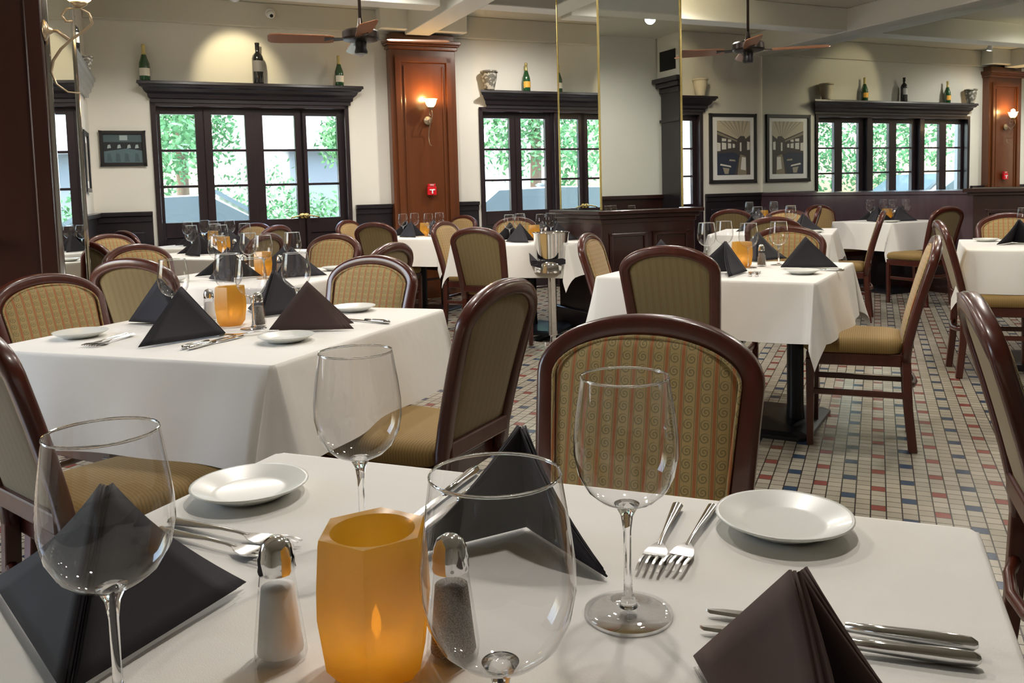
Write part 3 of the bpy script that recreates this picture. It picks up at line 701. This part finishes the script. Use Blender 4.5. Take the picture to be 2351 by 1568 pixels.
def make_knife():
    e = empty('table_knife'); b = MB()
    b.tube([(0, y, .0065) for y in (-.115, -.11, -.09, -.04, -.005)], [.003, .0065, .0075, .006, .0045], 8); b.build('handle', STEEL, e, True)
    prof = [(-.004, -.006), (.004, -.006), (.0085, .02), (.0095, .07), (.007, .105), (.001, .122), (-.003, .118), (-.004, .1)]
    MB().loft([[(x, y, .003) for x, y in prof], [(x*.6+.001, y, .0055) for x, y in prof]]).build('blade', STEEL, e, auto=40); return e
def make_napkin(matl, spread=36, ln=.265, h=.155, seed=0, af=.46, lr=None, sr=None):
    "two doubled cloth flaps leaning together on a folded ridge; B tail, A apex"
    b = MB(); rnd = random.Random(seed)
    A = Vector((ln*af, 0, h)); B = Vector((0, 0, .004))
    for s in (-1, 1):
        a = math.radians(sr if sr and s < 0 else spread)*s; l2 = lr if lr and s < 0 else ln; Lp = Vector((l2*cos(a), l2*sin(a), .004))
        nrm = (A-B).cross(Lp-B).normalized()*(-s); n = 10
        for lay in (0, 1, 2):
            off = nrm*(-.0035*lay); vs = []; idx = {}; k = 0; sh = 1-.05*lay
            for i in range(n+1):
                for j in range(n+1-i):
                    u, v = i/n, j/n; p = B*(1-u-v)+A*u+(B+(Lp-B)*sh)*v
                    bul = .010*4*u*v+.012*4*v*(1-u-v)*u*2; edge = 0 if lay else 0
                    vs.append(p+off+nrm*(bul*(1 if lay == 0 else .8))); idx[i, j] = k; k += 1
            fs = []
            for i in range(n):
                for j in range(n-i):
                    fs.append((idx[i, j], idx[i+1, j], idx[i, j+1]))
                    if i+j < n-1: fs.append((idx[i+1, j], idx[i+1, j+1], idx[i, j+1]))
            b.add(vs, fs)
    o = b.build('folded_napkin', matl, None, True, solid=.0022); o.modifiers['solid'].offset = 0
    o.data.polygons.foreach_set('use_smooth', [True]*len(o.data.polygons)); o.data.set_sharp_from_angle(angle=math.radians(50)); return o
glass0, plate0, votive0, salt0, pepper0, fork0, knife0 = make_glass(), make_plate(), make_votive(), make_shaker('salt'), make_shaker('pepper'), make_fork(), make_knife()
nap0 = make_napkin(NAPKIN)
ZT0 = TZ+.0016
def put(proto, x, y, deg, label, cat, group, z=ZT0, s=1.0):
    o = place(proto, (x, y, z), math.radians(deg)); o.scale = (s, s, s); return tag(o, label, cat, group)
GG, GP, GN, GV, GS, GC = 'wine glasses on the tables', 'white bread plates', 'folded dark napkins', 'amber candle holders', 'salt and pepper shakers', 'cutlery on the tables'
# foreground table
put(glass0, -.565, .475, 0, 'tall wine glass at the lower left in front of a black napkin', 'wine glass', GG, s=1.04)
put(glass0, -.560, .825, 0, 'wine glass behind the amber candle holder on the foreground table', 'wine glass', GG, s=1.04)
put(glass0, -.224, .785, 0, 'wine glass in front of the scroll-striped chair with its foot in view', 'wine glass', GG, s=1.04)
put(glass0, -.226, .485, 0, 'nearest wine glass, right of the amber holder with the pepper seen through it', 'wine glass', GG, s=1.04)
put(votive0, -.404, .610, 5, 'large amber candle holder in the middle of the foreground table', 'candle holder', GV, s=.99)
put(salt0, -.500, .597, 20, 'salt shaker with chrome cap left of the foreground candle holder', 'salt shaker', GS)
put(pepper0, -.352, .655, 0, 'pepper shaker seen through the nearest wine glass', 'pepper shaker', GS)
put(plate0, -.102, 1.050, 0, 'white bread plate before the scroll-striped chair', 'plate', GP)
put(plate0, -.815, .925, 0, 'white bread plate at the far left corner of the foreground table', 'plate', GP)
put(fork0, -.232, .975, 183, 'left of two forks lying side by side by the right bread plate', 'fork', GC)
put(fork0, -.198, .985, 177, 'right of two forks lying side by side by the right bread plate', 'fork', GC)
put(knife0, -.030, .815, 94, 'upper of two knives passing behind the brown napkin', 'knife', GC)
put(knife0, -.030, .785, 96, 'lower of two knives passing behind the brown napkin', 'knife', GC)
put(fork0, -.745, .800, -92, 'upper of two forks behind the salt shaker', 'fork', GC)
put(fork0, -.735, .768, -94, 'lower of two forks behind the salt shaker', 'fork', GC)
put(knife0, -.545, 1.000, 182, 'left of two knives between the candle holder and the tall black napkin', 'knife', GC)
put(knife0, -.515, .985, 180, 'right of two knives between the candle holder and the tall black napkin', 'knife', GC)

nap3 = make_napkin(NAPKIN_BROWN, 13, .27, .155)
nap4 = make_napkin(NAPKIN, 14, .27, .155)
nap2 = make_napkin(NAPKIN, 46, .165, .135, af=.10)
put(make_napkin(NAPKIN, 33, .30, .140, af=.42, lr=.215, sr=33), -.630, .482, 122, 'large black napkin tent at the lower left behind the tall wine glass', 'napkin', GN)
put(make_napkin(simple('brown_napkin_near', (.085, .052, .046), .85), 13, .30, .142), -.140, .722, -49, 'brown napkin tent at the lower right over the two knives', 'napkin', GN)
put(nap2, -.397, .940, -82, 'black napkin tent standing behind the nearest wine glass', 'napkin', GN)
# left middle table
T = 'left middle table'
put(glass0, -2.117, 2.091, 0, 'leftmost wine glass of the left middle table, above a black napkin', 'wine glass', GG)
put(glass0, -2.105, 2.335, 0, 'wine glass behind the candle holder of the left middle table', 'wine glass', GG)
put(glass0, -1.850, 2.155, 0, 'wine glass beside the pepper shaker of the left middle table', 'wine glass', GG)
put(glass0, -1.850, 2.385, 0, 'rightmost wine glass of the left middle table, between two napkins', 'wine glass', GG)
put(votive0, -1.985, 2.205, 12, 'amber candle holder of the left middle table', 'candle holder', GV)
put(salt0, -2.125, 2.255, 0, 'salt shaker left of the candle holder of the left middle table', 'salt shaker', GS)
put(pepper0, -1.870, 2.205, 0, 'pepper shaker right of the candle holder of the left middle table', 'pepper shaker', GS)
put(nap0, -1.850, 2.020, 214, 'black napkin tent at the near left of the left middle table', 'napkin', GN)
put(nap3, -1.755, 2.115, 34, 'dark brown napkin tent at the right of the left middle table', 'napkin', GN)
put(nap4, -2.385, 2.15, 12, 'black napkin at the left place, left middle table, behind the leftmost glass', 'napkin', GN)
put(nap0, -1.99, 2.36, 104, 'black napkin tent at the far side of the left middle table', 'napkin', GN)
put(plate0, -2.300, 1.880, 0, 'bread plate at the near left corner of the left middle table', 'plate', GP)
put(plate0, -1.590, 1.990, 0, 'bread plate on the right front edge of the left middle table', 'plate', GP)
put(plate0, -1.760, 2.590, 0, 'bread plate before the chair across the left middle table', 'plate', GP)
put(fork0, -2.150, 1.850, 195, 'fork at the near left of the left middle table, left of the pair', 'fork', GC)
put(fork0, -2.120, 1.850, 195, 'fork at the near left of the left middle table, right of the pair', 'fork', GC)
put(knife0, -1.800, 1.905, 2, 'left knife of the pair at the front of the left middle table', 'knife', GC)
put(knife0, -1.775, 1.905, 2, 'right knife of the pair at the front of the left middle table', 'knife', GC)
put(fork0, -1.770, 2.070, 140, 'fork between the pepper shaker and the brown napkin on the left middle table', 'fork', GC)
put(knife0, -1.570, 2.370, 80, 'knife sticking out beyond the brown napkin on the left middle table', 'knife', GC)
# right middle table
put(glass0, -.470, 4.600, 0, 'rightmost wine glass of the right middle table, before the gold chair', 'wine glass', GG)
put(glass0, -.600, 4.430, 0, 'wine glass above the candle holder of the right middle table', 'wine glass', GG)
put(glass0, -.770, 4.720, 0, 'wine glass third from the right on the right middle table', 'wine glass', GG)
put(glass0, -.830, 4.530, 0, 'leftmost wine glass of the right middle table', 'wine glass', GG)
put(votive0, -.640, 4.480, 20, 'amber candle holder of the right middle table', 'candle holder', GV)
put(pepper0, -.550, 4.540, 0, 'shaker right of the candle holder of the right middle table', 'pepper shaker', GS)
put(nap0, -.580, 4.190, 225, 'black napkin tent behind the chair seen from behind on the right middle table', 'napkin', GN)
put(nap4, -.440, 4.420, 22, 'wide black napkin tent at the right of the right middle table', 'napkin', GN)
put(nap0, -.600, 4.760, 95, 'black napkin tent behind the shaker on the right middle table', 'napkin', GN)
put(nap0, -.900, 4.300, 200, 'black napkin tent at the left of the right middle table by the pier', 'napkin', GN)
put(plate0, -.320, 4.165, 0, 'bread plate at the front of the right middle table', 'plate', GP)
put(fork0, -.545, 4.090, 5, 'left fork of the pair at the front of the right middle table', 'fork', GC)
put(fork0, -.515, 4.090, 5, 'right fork of the pair at the front of the right middle table', 'fork', GC)
put(knife0, -.255, 4.300, 90, 'knife at the right front of the right middle table', 'knife', GC)
# farther tables: one layout, turned to each table, only what the photograph shows
SIDES = {'near': -90, 'right': 0, 'far': 90, 'left': 180}
def settings(key, where, sides='near right far left', votive=True, shakers=True, plates='near far', extra=0):
    x0, y0, rz, sz = TABLES[key]; c, s_ = cos(rz), sin(rz); k = sz
    def wp(x, y): return x0+c*x-s_*y, y0+s_*x+c*y
    D = math.degrees(rz)
    if votive: put(votive0, *wp(.02*k, .03), D+15, 'amber candle holder on the table '+where, 'candle holder', GV)
    if shakers:
        put(salt0, *wp(-.10, .02), 0, 'salt shaker on the table '+where, 'salt shaker', GS); put(pepper0, *wp(.13, .03), 0, 'pepper shaker on the table '+where, 'pepper shaker', GS)
    for sd in sides.split():
        a = math.radians(SIDES[sd]); nx, ny = cos(a), sin(a); tx, ty = -ny, nx
        put(glass0, *wp(nx*.13*k+tx*.15, ny*.13*k+ty*.15), 0, 'wine glass at the %s place, table %s' % (sd, where), 'wine glass', GG)
        tx2, ty2 = wp(nx*.22*k-tx*.13-nx*0, ny*.22*k-ty*.13)
        put(nap0, tx2, ty2, D+SIDES[sd]+90-12+24*(sd in ('near', 'left')), 'black napkin at the %s place, table %s' % (sd, where), 'napkin', GN)
        if sd in plates: put(plate0, *wp(nx*.36*k-tx*.27, ny*.36*k-ty*.27), 0, 'bread plate at the %s place, table %s' % (sd, where), 'plate', GP)
settings('B', 'behind the left middle table')
settings('C', 'third in the left row by the pillar')
settings('Z', 'farthest in the left row', plates='')
settings('D', 'in front of the mahogany column', plates='')
settings('E', 'before the second window', plates='')
settings('H', 'half hidden behind the right middle table', sides='near right left', plates='right')
settings('I', 'below the framed pictures', sides='near right far left', plates='', shakers=False)
settings('F', 'by the bench under the big mirror', plates='near')
settings('G', 'at the right picture edge', sides='left near far', plates='left')

# wine cooler on its stand
wc = empty('wine_cooler', (-2.376+.02, 6.327-.1, 0)); wc.scale = (1.22, 1.22, 1); tag(wc, 'polished steel wine bucket on a slim stand beside the pier', 'wine cooler')
MB().lathe([(.0, .635), (.09, .635), (.098, .65), (.116, .845), (.124, .856), (.116, .858), (.110, .845), (.092, .66), (0, .66)], 32, cap=False).build('bucket', CHROME, wc, auto=40)
MB().lathe([(.0, .632), (.105, .632), (.116, .615), (.118, .545), (.112, .545), (.100, .60), (0, .61)], 32, cap=False).build('ring_holder', CHROME, wc, auto=40)
MB().lathe([(.030, .02), (.027, .56), (.04, .61)], 16).build('pole', CHROME, wc, auto=40)
MB().lathe([(.0, 0), (.15, 0), (.15, .012), (.04, .03), (.018, .05), (0, .05)], 32, cap=False).build('base', CHROME, wc, auto=40)
b = MB()
b.loft([[(x, y, z) for x, y, z in ring] for ring in [[(-.17, -.05, .64), (-.13, -.11, .60), (-.13, -.11, .64), (-.17, -.05, .70)], [(-.06, -.14, .61), (-.04, -.14, .585), (-.04, -.14, .625), (-.06, -.14, .64)], [(.13, -.10, .62), (.15, -.09, .615), (.15, -.09, .65), (.13, -.10, .66)]]])
o = b.build('folded_cloth', NAPKIN, None); o.location = wc.location; tag(o, 'black cloth laid over the rim of the wine cooler stand', 'cloth')
# ------------------------------------------------------------------ shelf objects
def bottle(u, z, h, kind, label, q=QW-.075):
    k = h/.34; e = empty('wine_bottle', room(u, q, z)); tag(e, label, 'bottle', 'bottles on the shelves')
    if kind == 'green': g, foil, lab = BG, FOIL, LABC
    elif kind == 'orange': g, foil, lab = BG, FOIL, LABO
    else: g, foil, lab = BD, BLACKM, LABW if kind == 'dark' else LABD
    if kind in ('green', 'orange'):
        pr = [(.0, 0), (.045, 0), (.049, .01), (.050, .12), (.047, .16), (.030, .21), (.018, .25), (.0155, .27)]
        MB().lathe([(.0165, .268), (.0175, .27), (.021, .235), (.0235, .225), (.0175, .262), (.0165, .30), (.0185, .305), (.0185, .325), (.017, .332), (.0, .34)][1:], 20, cap=False).build('foil', foil, e, True)
    else:
        pr = [(.0, 0), (.044, 0), (.047, .01), (.047, .21), (.040, .235), (.019, .26), (.0165, .27), (.0165, .335), (.018, .338), (.0, .34)]
        MB().lathe([(.0175, .28), (.0172, .325), (.019, .328), (.019, .34), (0, .342)], 20, cap=False).build('foil', foil, e, True)
    MB().lathe(pr, 24, cap=False).build('glass_body', g, e, True)
    r = .0512 if kind in ('green', 'orange') else .0482; z0, z1 = (.045, .115) if kind in ('green', 'orange') else (.10, .19)
    a0 = TH-PI/2; b2 = MB(); n = 14
    b2.loft([[(r*cos(a0+(-1.1+2.2*j/n)), r*sin(a0+(-1.1+2.2*j/n)), zz) for j in range(n+1)] for zz in (z0, z1)], close=False, cap=False); b2.build('label', lab, e, True)
    for c in e.children: c.scale = (k, k, k)
    return e
BG = simple('green_glass', (.012, .075, .022), .08, coat=1); BD = simple('dark_bottle_glass', (.008, .008, .010), .12, coat=1)
FOIL = simple('gold_foil', (.62, .52, .22), .35, .8); LABC = simple('cream_label', (.75, .72, .60), .6); LABO = simple('orange_label', (.80, .42, .06), .5); LABW = simple('white_label', (.8, .8, .78), .6); LABD = simple('grey_label', (.16, .16, .17), .6)
bottle(.27, 2.36, .36, 'green', 'green sparkling wine bottle with cream label at the left end of the left shelf')
bottle(1.35, 2.36, .42, 'black', 'tall black wine bottle in the middle of the left shelf')
bottle(2.19, 2.36, .33, 'green', 'green bottle at the right end of the left shelf behind the fan blade')
bottle(4.42, 2.36, .34, 'orange', 'green bottle with orange label on the shelf left of the mirrored pier')
bottle(5.35, 2.36, .36, 'dark', 'dark bottle with white label seen only in the big mirror')
bottle(6.15, 2.36, .34, 'orange', 'green bottle with orange label seen only in the big mirror')
def vase(u, z, s, label, q=QW-.108, matl=None):
    e = empty('ceramic_vase', room(u, q, z)); tag(e, label, 'vase', 'pottery vases')
    MB().lathe([(0, 0), (.055, 0), (.062, .01), (.068, .05), (.085, .12), (.092, .17), (.090, .195), (.098, .205), (.100, .222), (.094, .225), (.086, .205), (.080, .12), (.055, .02), (0, .015)], 28, cap=False).build('vase_body', matl or POT, e, True)
    MB().lathe([(.0995, .200), (.104, .206), (.104, .218), (.0995, .224), (.096, .212), (.0995, .200)], 28, cap=False).build('rim', matl or POT, e, True)
    for c in e.children: c.scale = (s, s, s)
m, t, b = mat('carved_stoneware'); v, s = xyz(t); f = noise(t, v, 24, 4)
t.links.new(mixc(t, M(t, 'GREATER_THAN', f, .52), (.13, .12, .10), (.42, .40, .34)), b.inputs['Base Color']); b.inputs['Roughness'].default_value = .7; POT = m
POTC = simple('cream_pottery', (.62, .56, .42), .6)
vase(3.93, 2.36, .98, 'carved grey stoneware vase at the left end of the second shelf')
vase(6.92, 2.36, 1.0, 'cream pottery vase at the right end of the second shelf', matl=POTC)
bottle(-.27, 2.34, .30, 'dark', 'dark bottle on the left wall shelf behind the brass sconce', q=7.5)
vase(-.21, 2.34, .5, 'brown pot on the left wall shelf behind the brass sconce', q=8.3)
# ------------------------------------------------------------------ pictures
PBLK = simple('picture_black', (.012, .012, .014), .35); PMAT = simple('picture_mat', (.92, .92, .90), .6)
SEPIA = [simple('print_%d' % i, c, .5) for i, c in enumerate([(.60, .54, .40), (.28, .24, .17), (.06, .05, .045), (.80, .78, .72), (.02, .03, .06), (.40, .36, .28)])]
def tp(u, z, q): return (u, q, z)
art = empty('framed_picture', (0, 0, 0), TH); tag(art, 'tall framed print of an old dining car interior on the right of the window wall', 'picture')
u0, u1, z0, z1 = 7.13, 7.92, 1.22, 2.15; q = QW-.03
b = MB(); b.box(u0, u1, q, QW, z0, z0+.045); b.box(u0, u1, q, QW, z1-.045, z1); b.box(u0, u0+.045, q, QW, z0, z1); b.box(u1-.045, u1, q, QW, z0, z1); b.build('picture_frame', PBLK, art, bevel=.004)
MB().box(u0+.04, u1-.04, QW-.014, QW-.003, z0+.04, z1-.04).build('mat_board', PMAT, art)
a0, a1, c0, c1 = u0+.125, u1-.105, z0+.11, z1-.095; qq = QW-.0155
def poly(b, pts, mi, lay): b.add([(a0+(a1-a0)*x, qq-.0004*lay, c0+(c1-c0)*y) for x, y in pts], [tuple(range(len(pts)))], mi)
b = MB(); vx, vy = .72, .56
poly(b, [(0, 0), (1, 0), (1, 1), (0, 1)], 2, 0)
poly(b, [(0, .82), (.62, .66), (.84, .66), (1, .74), (1, 1), (0, 1)], 0, 1)
for k in range(7):
    x = .05+.14*k; poly(b, [(x, 1), (x+.05, 1), (vx-.04+.02*k/2, .67), (vx-.05+.02*k/2, .67)], 5, 2)
poly(b, [(.60, .66), (.70, .72), (.82, .72), (.86, .66), (.86, .40), (.60, .40)], 2, 3); poly(b, [(.68, .60), (.73, .60), (.73, .44), (.68, .44)], 3, 4)
poly(b, [(0, .80), (.60, .64), (.60, .61), (0, .75)], 1, 4)
for k, (x, w_, y0, y1) in enumerate([(0, .10, .44, .60), (.14, .13, .47, .60), (.32, .10, .49, .59), (.46, .07, .50, .58), (.14, .13, .62, .68), (.32, .10, .61, .66), (.90, .08, .46, .62)]): poly(b, [(x, y0), (x+w_, y0+.005), (x+w_, y1-.01), (x, y1)], 3, 5)
poly(b, [(0, .40), (.5, .42), (.66, .36), (.52, 0), (0, 0)], 4, 3)
poly(b, [(.60, .0), (.88, .0), (.86, .34), (.70, .38), (.66, .30)], 1, 4); poly(b, [(.70, .10), (.86, .08), (.86, .32), (.74, .33)], 3, 5)
poly(b, [(.08, .18), (.42, .14), (.40, .17), (.10, .21)], 3, 5); poly(b, [(.16, .14), (.36, .12), (.33, .02), (.22, .02)], 5, 5); poly(b, [(.35, .26), (.55, .25), (.53, .28), (.37, .29)], 5, 5)
b.build('print', SEPIA, art)
pic = empty('framed_picture', (0, 0, 0), TH); tag(pic, 'small black framed photograph left of the left window', 'picture')
u0, u1, z0, z1 = -.17, .245, 1.535, 1.88; b = MB(); b.box(u0, u1, q, QW, z0, z0+.035); b.box(u0, u1, q, QW, z1-.035, z1); b.box(u0, u0+.035, q, QW, z0, z1); b.box(u1-.035, u1, q, QW, z0, z1); b.build('picture_frame', PBLK, pic, bevel=.004)
a0, a1, c0, c1 = u0+.03, u1-.03, z0+.03, z1-.03; b = MB()
poly(b, [(0, 0), (1, 0), (1, 1), (0, 1)], 2, 0); poly(b, [(0, .72), (1, .72), (1, 1), (0, 1)], 5, 1); poly(b, [(.42, .78), (.62, .78), (.62, .95), (.42, .95)], 3, 2)
poly(b, [(0, 0), (1, 0), (1, .42), (.6, .5), (.3, .45), (0, .4)], 1, 1)
for x in (.08, .3, .52, .78): poly(b, [(x, .05), (x+.13, .05), (x+.10, .32), (x+.02, .34)], 5, 3)
for x in (.1, .35, .6, .8): poly(b, [(x, .5), (x+.1, .52), (x+.08, .64), (x+.02, .62)], 3, 3)
b.build('print', [simple('print_blue_%d' % i, c, .4) for i, c in enumerate([(.2, .25, .25), (.09, .15, .17), (.01, .015, .02), (.34, .42, .42), (.02, .03, .05), (.06, .10, .11)])], pic)
for i, (q0, q1, lb) in enumerate([(7.62, 8.02, 'nearer narrow-looking framed picture on the left wall'), (8.15, 8.6, 'farther narrow-looking framed picture on the left wall')]):
    e = empty('framed_picture', LW, LR); tag(e, lb, 'picture'); uu = 0; q0 -= QW-.08; q1 -= QW-.08
    b = MB(); z0, z1 = 1.28, 1.82; b.box(uu, uu+.03, q0, q1, z0, z0+.035); b.box(uu, uu+.03, q0, q1, z1-.035, z1); b.box(uu, uu+.03, q0, q0+.035, z0, z1); b.box(uu, uu+.03, q1-.035, q1, z0, z1); b.build('picture_frame', PBLK, e, bevel=.003)
    b = MB(); b.box(uu, uu+.012, q0+.03, q1-.03, z0+.03, z1-.03, 0); b.box(uu+.012, uu+.013, q0+.09, q1-.09, z0+.1, z1-.1, 1); b.build('print', [PMAT, SEPIA[1]], e)
# ------------------------------------------------------------------ sconces, alarm
def sconce(u, q, z, axis, label, k=1.0, lit=6, ky=1.0):
    e = empty('wall_sconce', room(u, q, z), TH+axis); tag(e, label, 'wall lamp', 'curled wall sconces')
    # local: wall at y=0, room is -y
    b = MB().lathe([(0, 0), (.052, 0), (.055, .006), (.045, .014), (.022, .022), (.012, .035), (0, .036)], 24, cap=False); o = b.build('backplate', SCM, e, True); o.rotation_euler = (PI/2, 0, 0)
    pts = []
    for i in range(13):
        a = -PI*.5+i*PI*1.55/12; r = .05-.0028*i; pts.append((0, -.135+r*cos(a)*.9, .075+r*sin(a)))
    arm = [(0, -.12, -.315), (0, -.075, -.31), (0, -.035, -.27), (0, -.02, -.21), (0, -.03, -.15), (0, -.06, -.09), (0, -.10, -.04), (0, -.15, .01), (0, -.18, .05), (0, -.17, .10), (0, -.135, .125), (0, -.09, .115), (0, -.07, .08), (0, -.085, .05), (0, -.11, .055)]
    b = MB().tube(arm, [.004, .004, .005, .005, .006, .006, .006, .006, .006, .006, .005, .005, .005, .006, .007], 10); b.build('scroll_arm', SCM, e, True)
    MB().tube([(0, -.01, 0), (0, -.05, .0), (0, -.09, -.04)], .008, 8).build('arm_stay', SCM, e, True)
    MB().lathe([(0, .125), (.012, .125), (.03, .14), (.034, .15), (.030, .155), (0, .155)], 20, 0, -.135, cap=False).build('shade_cup', SCM, e, True)
    MB().lathe([(.028, .15), (.045, .165), (.062, .195), (.072, .235), (.082, .25), (.079, .25), (.068, .235), (.058, .197), (.042, .168), (.026, .153)], 24, 0, -.135, cap=False).build('glass_shade', FROST, e, True)
    for c in e.children:
        c.scale = (k, k, k)
    e.scale = (1, ky, 1)
    lp = Vector((0, -.135*k*ky, .27*k)); lp.rotate(Matrix.Rotation(TH+axis, 3, 'Z')); lamp('POINT', 'sconce_lamp', Vector(room(u, q, z))+lp, lit, (1, .62, .25), .03); return e
SCM = simple('aged_silver_gilt', (.42, .33, .22), .35, .7)
sconce(3.15, QW-.145, 2.0, 0, 'small lit sconce high on the mahogany column', .9, 9)
sconce(-.32, 5.0, 2.07, PI/2, 'large curled sconce on the left pillar at the top left corner', 1.0, 4, 1.28)
fa = empty('fire_alarm', room(3.165, QW-.145, 1.17), TH); tag(fa, 'red fire alarm pull box low on the mahogany column', 'fire alarm')
MB().box(-.052, .052, -.035, 0, 0, .095).build('alarm_body', RED, fa, bevel=.004); MB().box(-.045, .045, -.03, 0, .10, .125).build('alarm_top', RED, fa, bevel=.003)
MB().box(-.032, .032, -.042, -.035, .052, .066).box(-.008, .008, -.044, -.035, .015, .055).build('pull_handle', WHITEP, fa, bevel=.002)
tc = bpy.data.curves.new('alarm_lettering', 'FONT'); tc.body = 'FIRE'; tc.size = .026; tc.align_x = 'CENTER'; tc.extrude = .0005; to0 = bpy.data.objects.new('tmp', tc); C.objects.link(to0); tc.materials.append(WHITEP); bpy.context.view_layer.update(); to = bpy.data.objects.new('alarm_lettering', bpy.data.meshes.new_from_object(to0)); C.objects.link(to); bpy.data.objects.remove(to0); to.parent = fa; to.location = (0, -.0315, .104); to.rotation_euler = (PI/2, 0, 0)
# ------------------------------------------------------------------ ceiling fans, track spots, camera dome
def fan(u, q, ang, label):
    z = 2.36; e = empty('ceiling_fan', room(u, q, z), 0); tag(e, label, 'ceiling fan', 'four-bladed ceiling fans')
    MB().lathe([(.012, .05), (.012, ZC-z)], 12).build('down_rod', BRONZE, e, True)
    MB().lathe([(.0, ZC-z), (.07, ZC-z), (.06, ZC-z-.04), (.02, ZC-z-.08), (0, ZC-z-.08)], 20, cap=False).build('canopy', BRONZE, e, True)
    MB().lathe([(.0, .16), (.014, .16), (.022, .11), (.035, .085), (.06, .075), (.125, .068), (.138, .055), (.140, .01), (.130, -.005), (.09, -.015), (.0, -.02)], 32, cap=False).build('motor_housing', BRONZE, e, auto=35)
    MB().lathe([(.0, -.015), (.045, -.018), (.042, -.06), (.050, -.09), (.045, -.105), (0, -.105)], 24, cap=False).build('switch_housing', BLACKM, e, auto=35)
    for k in range(4):
        a = ang+k*PI/2
        bb = MB(); out = [(.20, -.045), (.24, -.060), (.60, -.072), (.66, -.066), (.68, -.04), (.68, .04), (.66, .066), (.60, .072), (.24, .060), (.20, .045)]
        bb.loft([[(x, y, y*.28-.004) for x, y in out], [(x, y, y*.28+.004) for x, y in out]]); o = bb.build('blade', W_BLADE, e, bevel=.002, rz=a)
        i = MB(); i.loft([[(.11, -.02, -.002), (.11, .02, .002), (.11, .02, .010), (.11, -.02, .006)], [(.17, -.03, -.008), (.17, .03, .002), (.17, .03, .008), (.17, -.03, -.002)], [(.27, -.035, -.013), (.27, .035, .001), (.27, .035, .006), (.27, -.035, -.008)]]); i.build('blade_iron', BRONZE, o)
fan(1.71, 6.38, math.radians(38), 'ceiling fan in front of the left window and the mahogany column')
fan(5.05, 5.95, math.radians(12), 'ceiling fan with brown blades right of the mirrored pier')
def spot(u, q, rz, label, aimu, aimq, E=30):
    e = empty('track_spotlight', room(u, q, ZC), TH+rz); tag(e, label, 'spotlight', 'white track spotlights')
    MB().box(-.35, .35, -.017, .017, -.025, 0).build('track', WHITEP, e, bevel=.003)
    MB().tube([(.1, 0, -.02), (.1, 0, -.09)], .009).build('stem', WHITEP, e, True)
    a = MB().lathe([(0, .0), (.022, 0), (.028, -.02), (.030, -.06), (.042, -.095), (.043, -.12), (.038, -.12), (.03, -.09), (0, -.085)], 20, cap=False).build('lamp_head', WHITEP, e, True); a.location = (.1, 0, -.08)
    bl = MB().lathe([(0, -.095), (.034, -.097), (.034, -.112), (0, -.114)], 16, cap=False).build('bulb', BULB, a, True)
    tgt = room(aimu, aimq, 2.5 if aimq > 9 else .7); me = Matrix.Rotation(TH+rz, 3, 'Z'); wpos = Vector(room(u, q, ZC-.08))+me@Vector((.1, 0, 0)); d = (tgt-wpos).normalized()
    a.rotation_euler = (me.inverted()@d).to_track_quat('-Z', 'Y').to_euler()
    lamp('SPOT', 'track_lamp', wpos+d*.13, E, (1, .84, .52), size=.03, angle=1.0, aim=tuple(tgt))
spot(.95, 8.3, 0, 'track spotlight above the black bottle, pointing down at the wall', 1.15, 9.15, 32)
spot(2.05, 7.3, PI/2, 'track spotlight just right of the left fan rod', 2.0, 8.2, 20)
spot(4.35, 4.0, .3, 'big white track spotlight at the top right of the centre', 4.0, 3.0, 40)
spot(4.62, 6.6, .3, 'white track spotlight left of the right fan rod', 7.2, 9.15, 34)
spot(4.55, 8.2, .3, 'thin track spotlight between the mahogany column and the pier', 5.0, 8.6, 20)
spot(5.7, 7.75, .3, 'white track spotlight near the big mirror', 6.4, 9.15, 26)
sc = empty('security_camera', room(1.5, QW-.055, 3.09), TH); tag(sc, 'white dome security camera above the left window', 'security camera')
MB().lathe([(0, .0), (.05, 0), (.052, .02), (.045, .03), (0, .03)], 20, cap=False).build('mount', WHITEP, sc, True).rotation_euler = (PI/2, 0, 0)
o = MB().lathe([(0, .0), (.04, .0), (.04, .03), (.03, .055), (0, .06)], 20, cap=False).build('camera_eye', WHITEP, sc, True); o.rotation_euler = (PI/2+.5, 0, 0); o.location = (0, -.03, -.01)
o2 = MB().lathe([(0, .0), (.018, .0), (.018, .01), (0, .012)], 16, cap=False).build('lens', BLACKM, o, True); o2.location = (0, 0, .055)
for i, (u, q) in enumerate(DOWNLIGHTS):
    e = empty('recessed_downlight', room(u, q, ZC)); tag(e, None, 'ceiling light', 'recessed ceiling lights')
    e['label'] = ('round recessed downlight in the ceiling over the ' + ['foreground table', 'gap between the two nearest tables', 'left middle table', 'right edge chairs', 'right middle table', 'right edge table', 'left row', 'space before the column', 'far left table', 'far side aisle', 'wall by the second mirror', 'bench', 'second window'][i])
    MB().lathe([(.045, -.001), (.075, -.001), (.077, -.006), (.07, -.010), (.05, -.006), (.045, -.001)], 24, cap=False).build('trim_ring', WHITEP, e, True)
    MB().lathe([(0, -.004), (.044, -.004), (.044, -.001), (0, -.001)], 20, cap=False).build('lens', BULB, e)
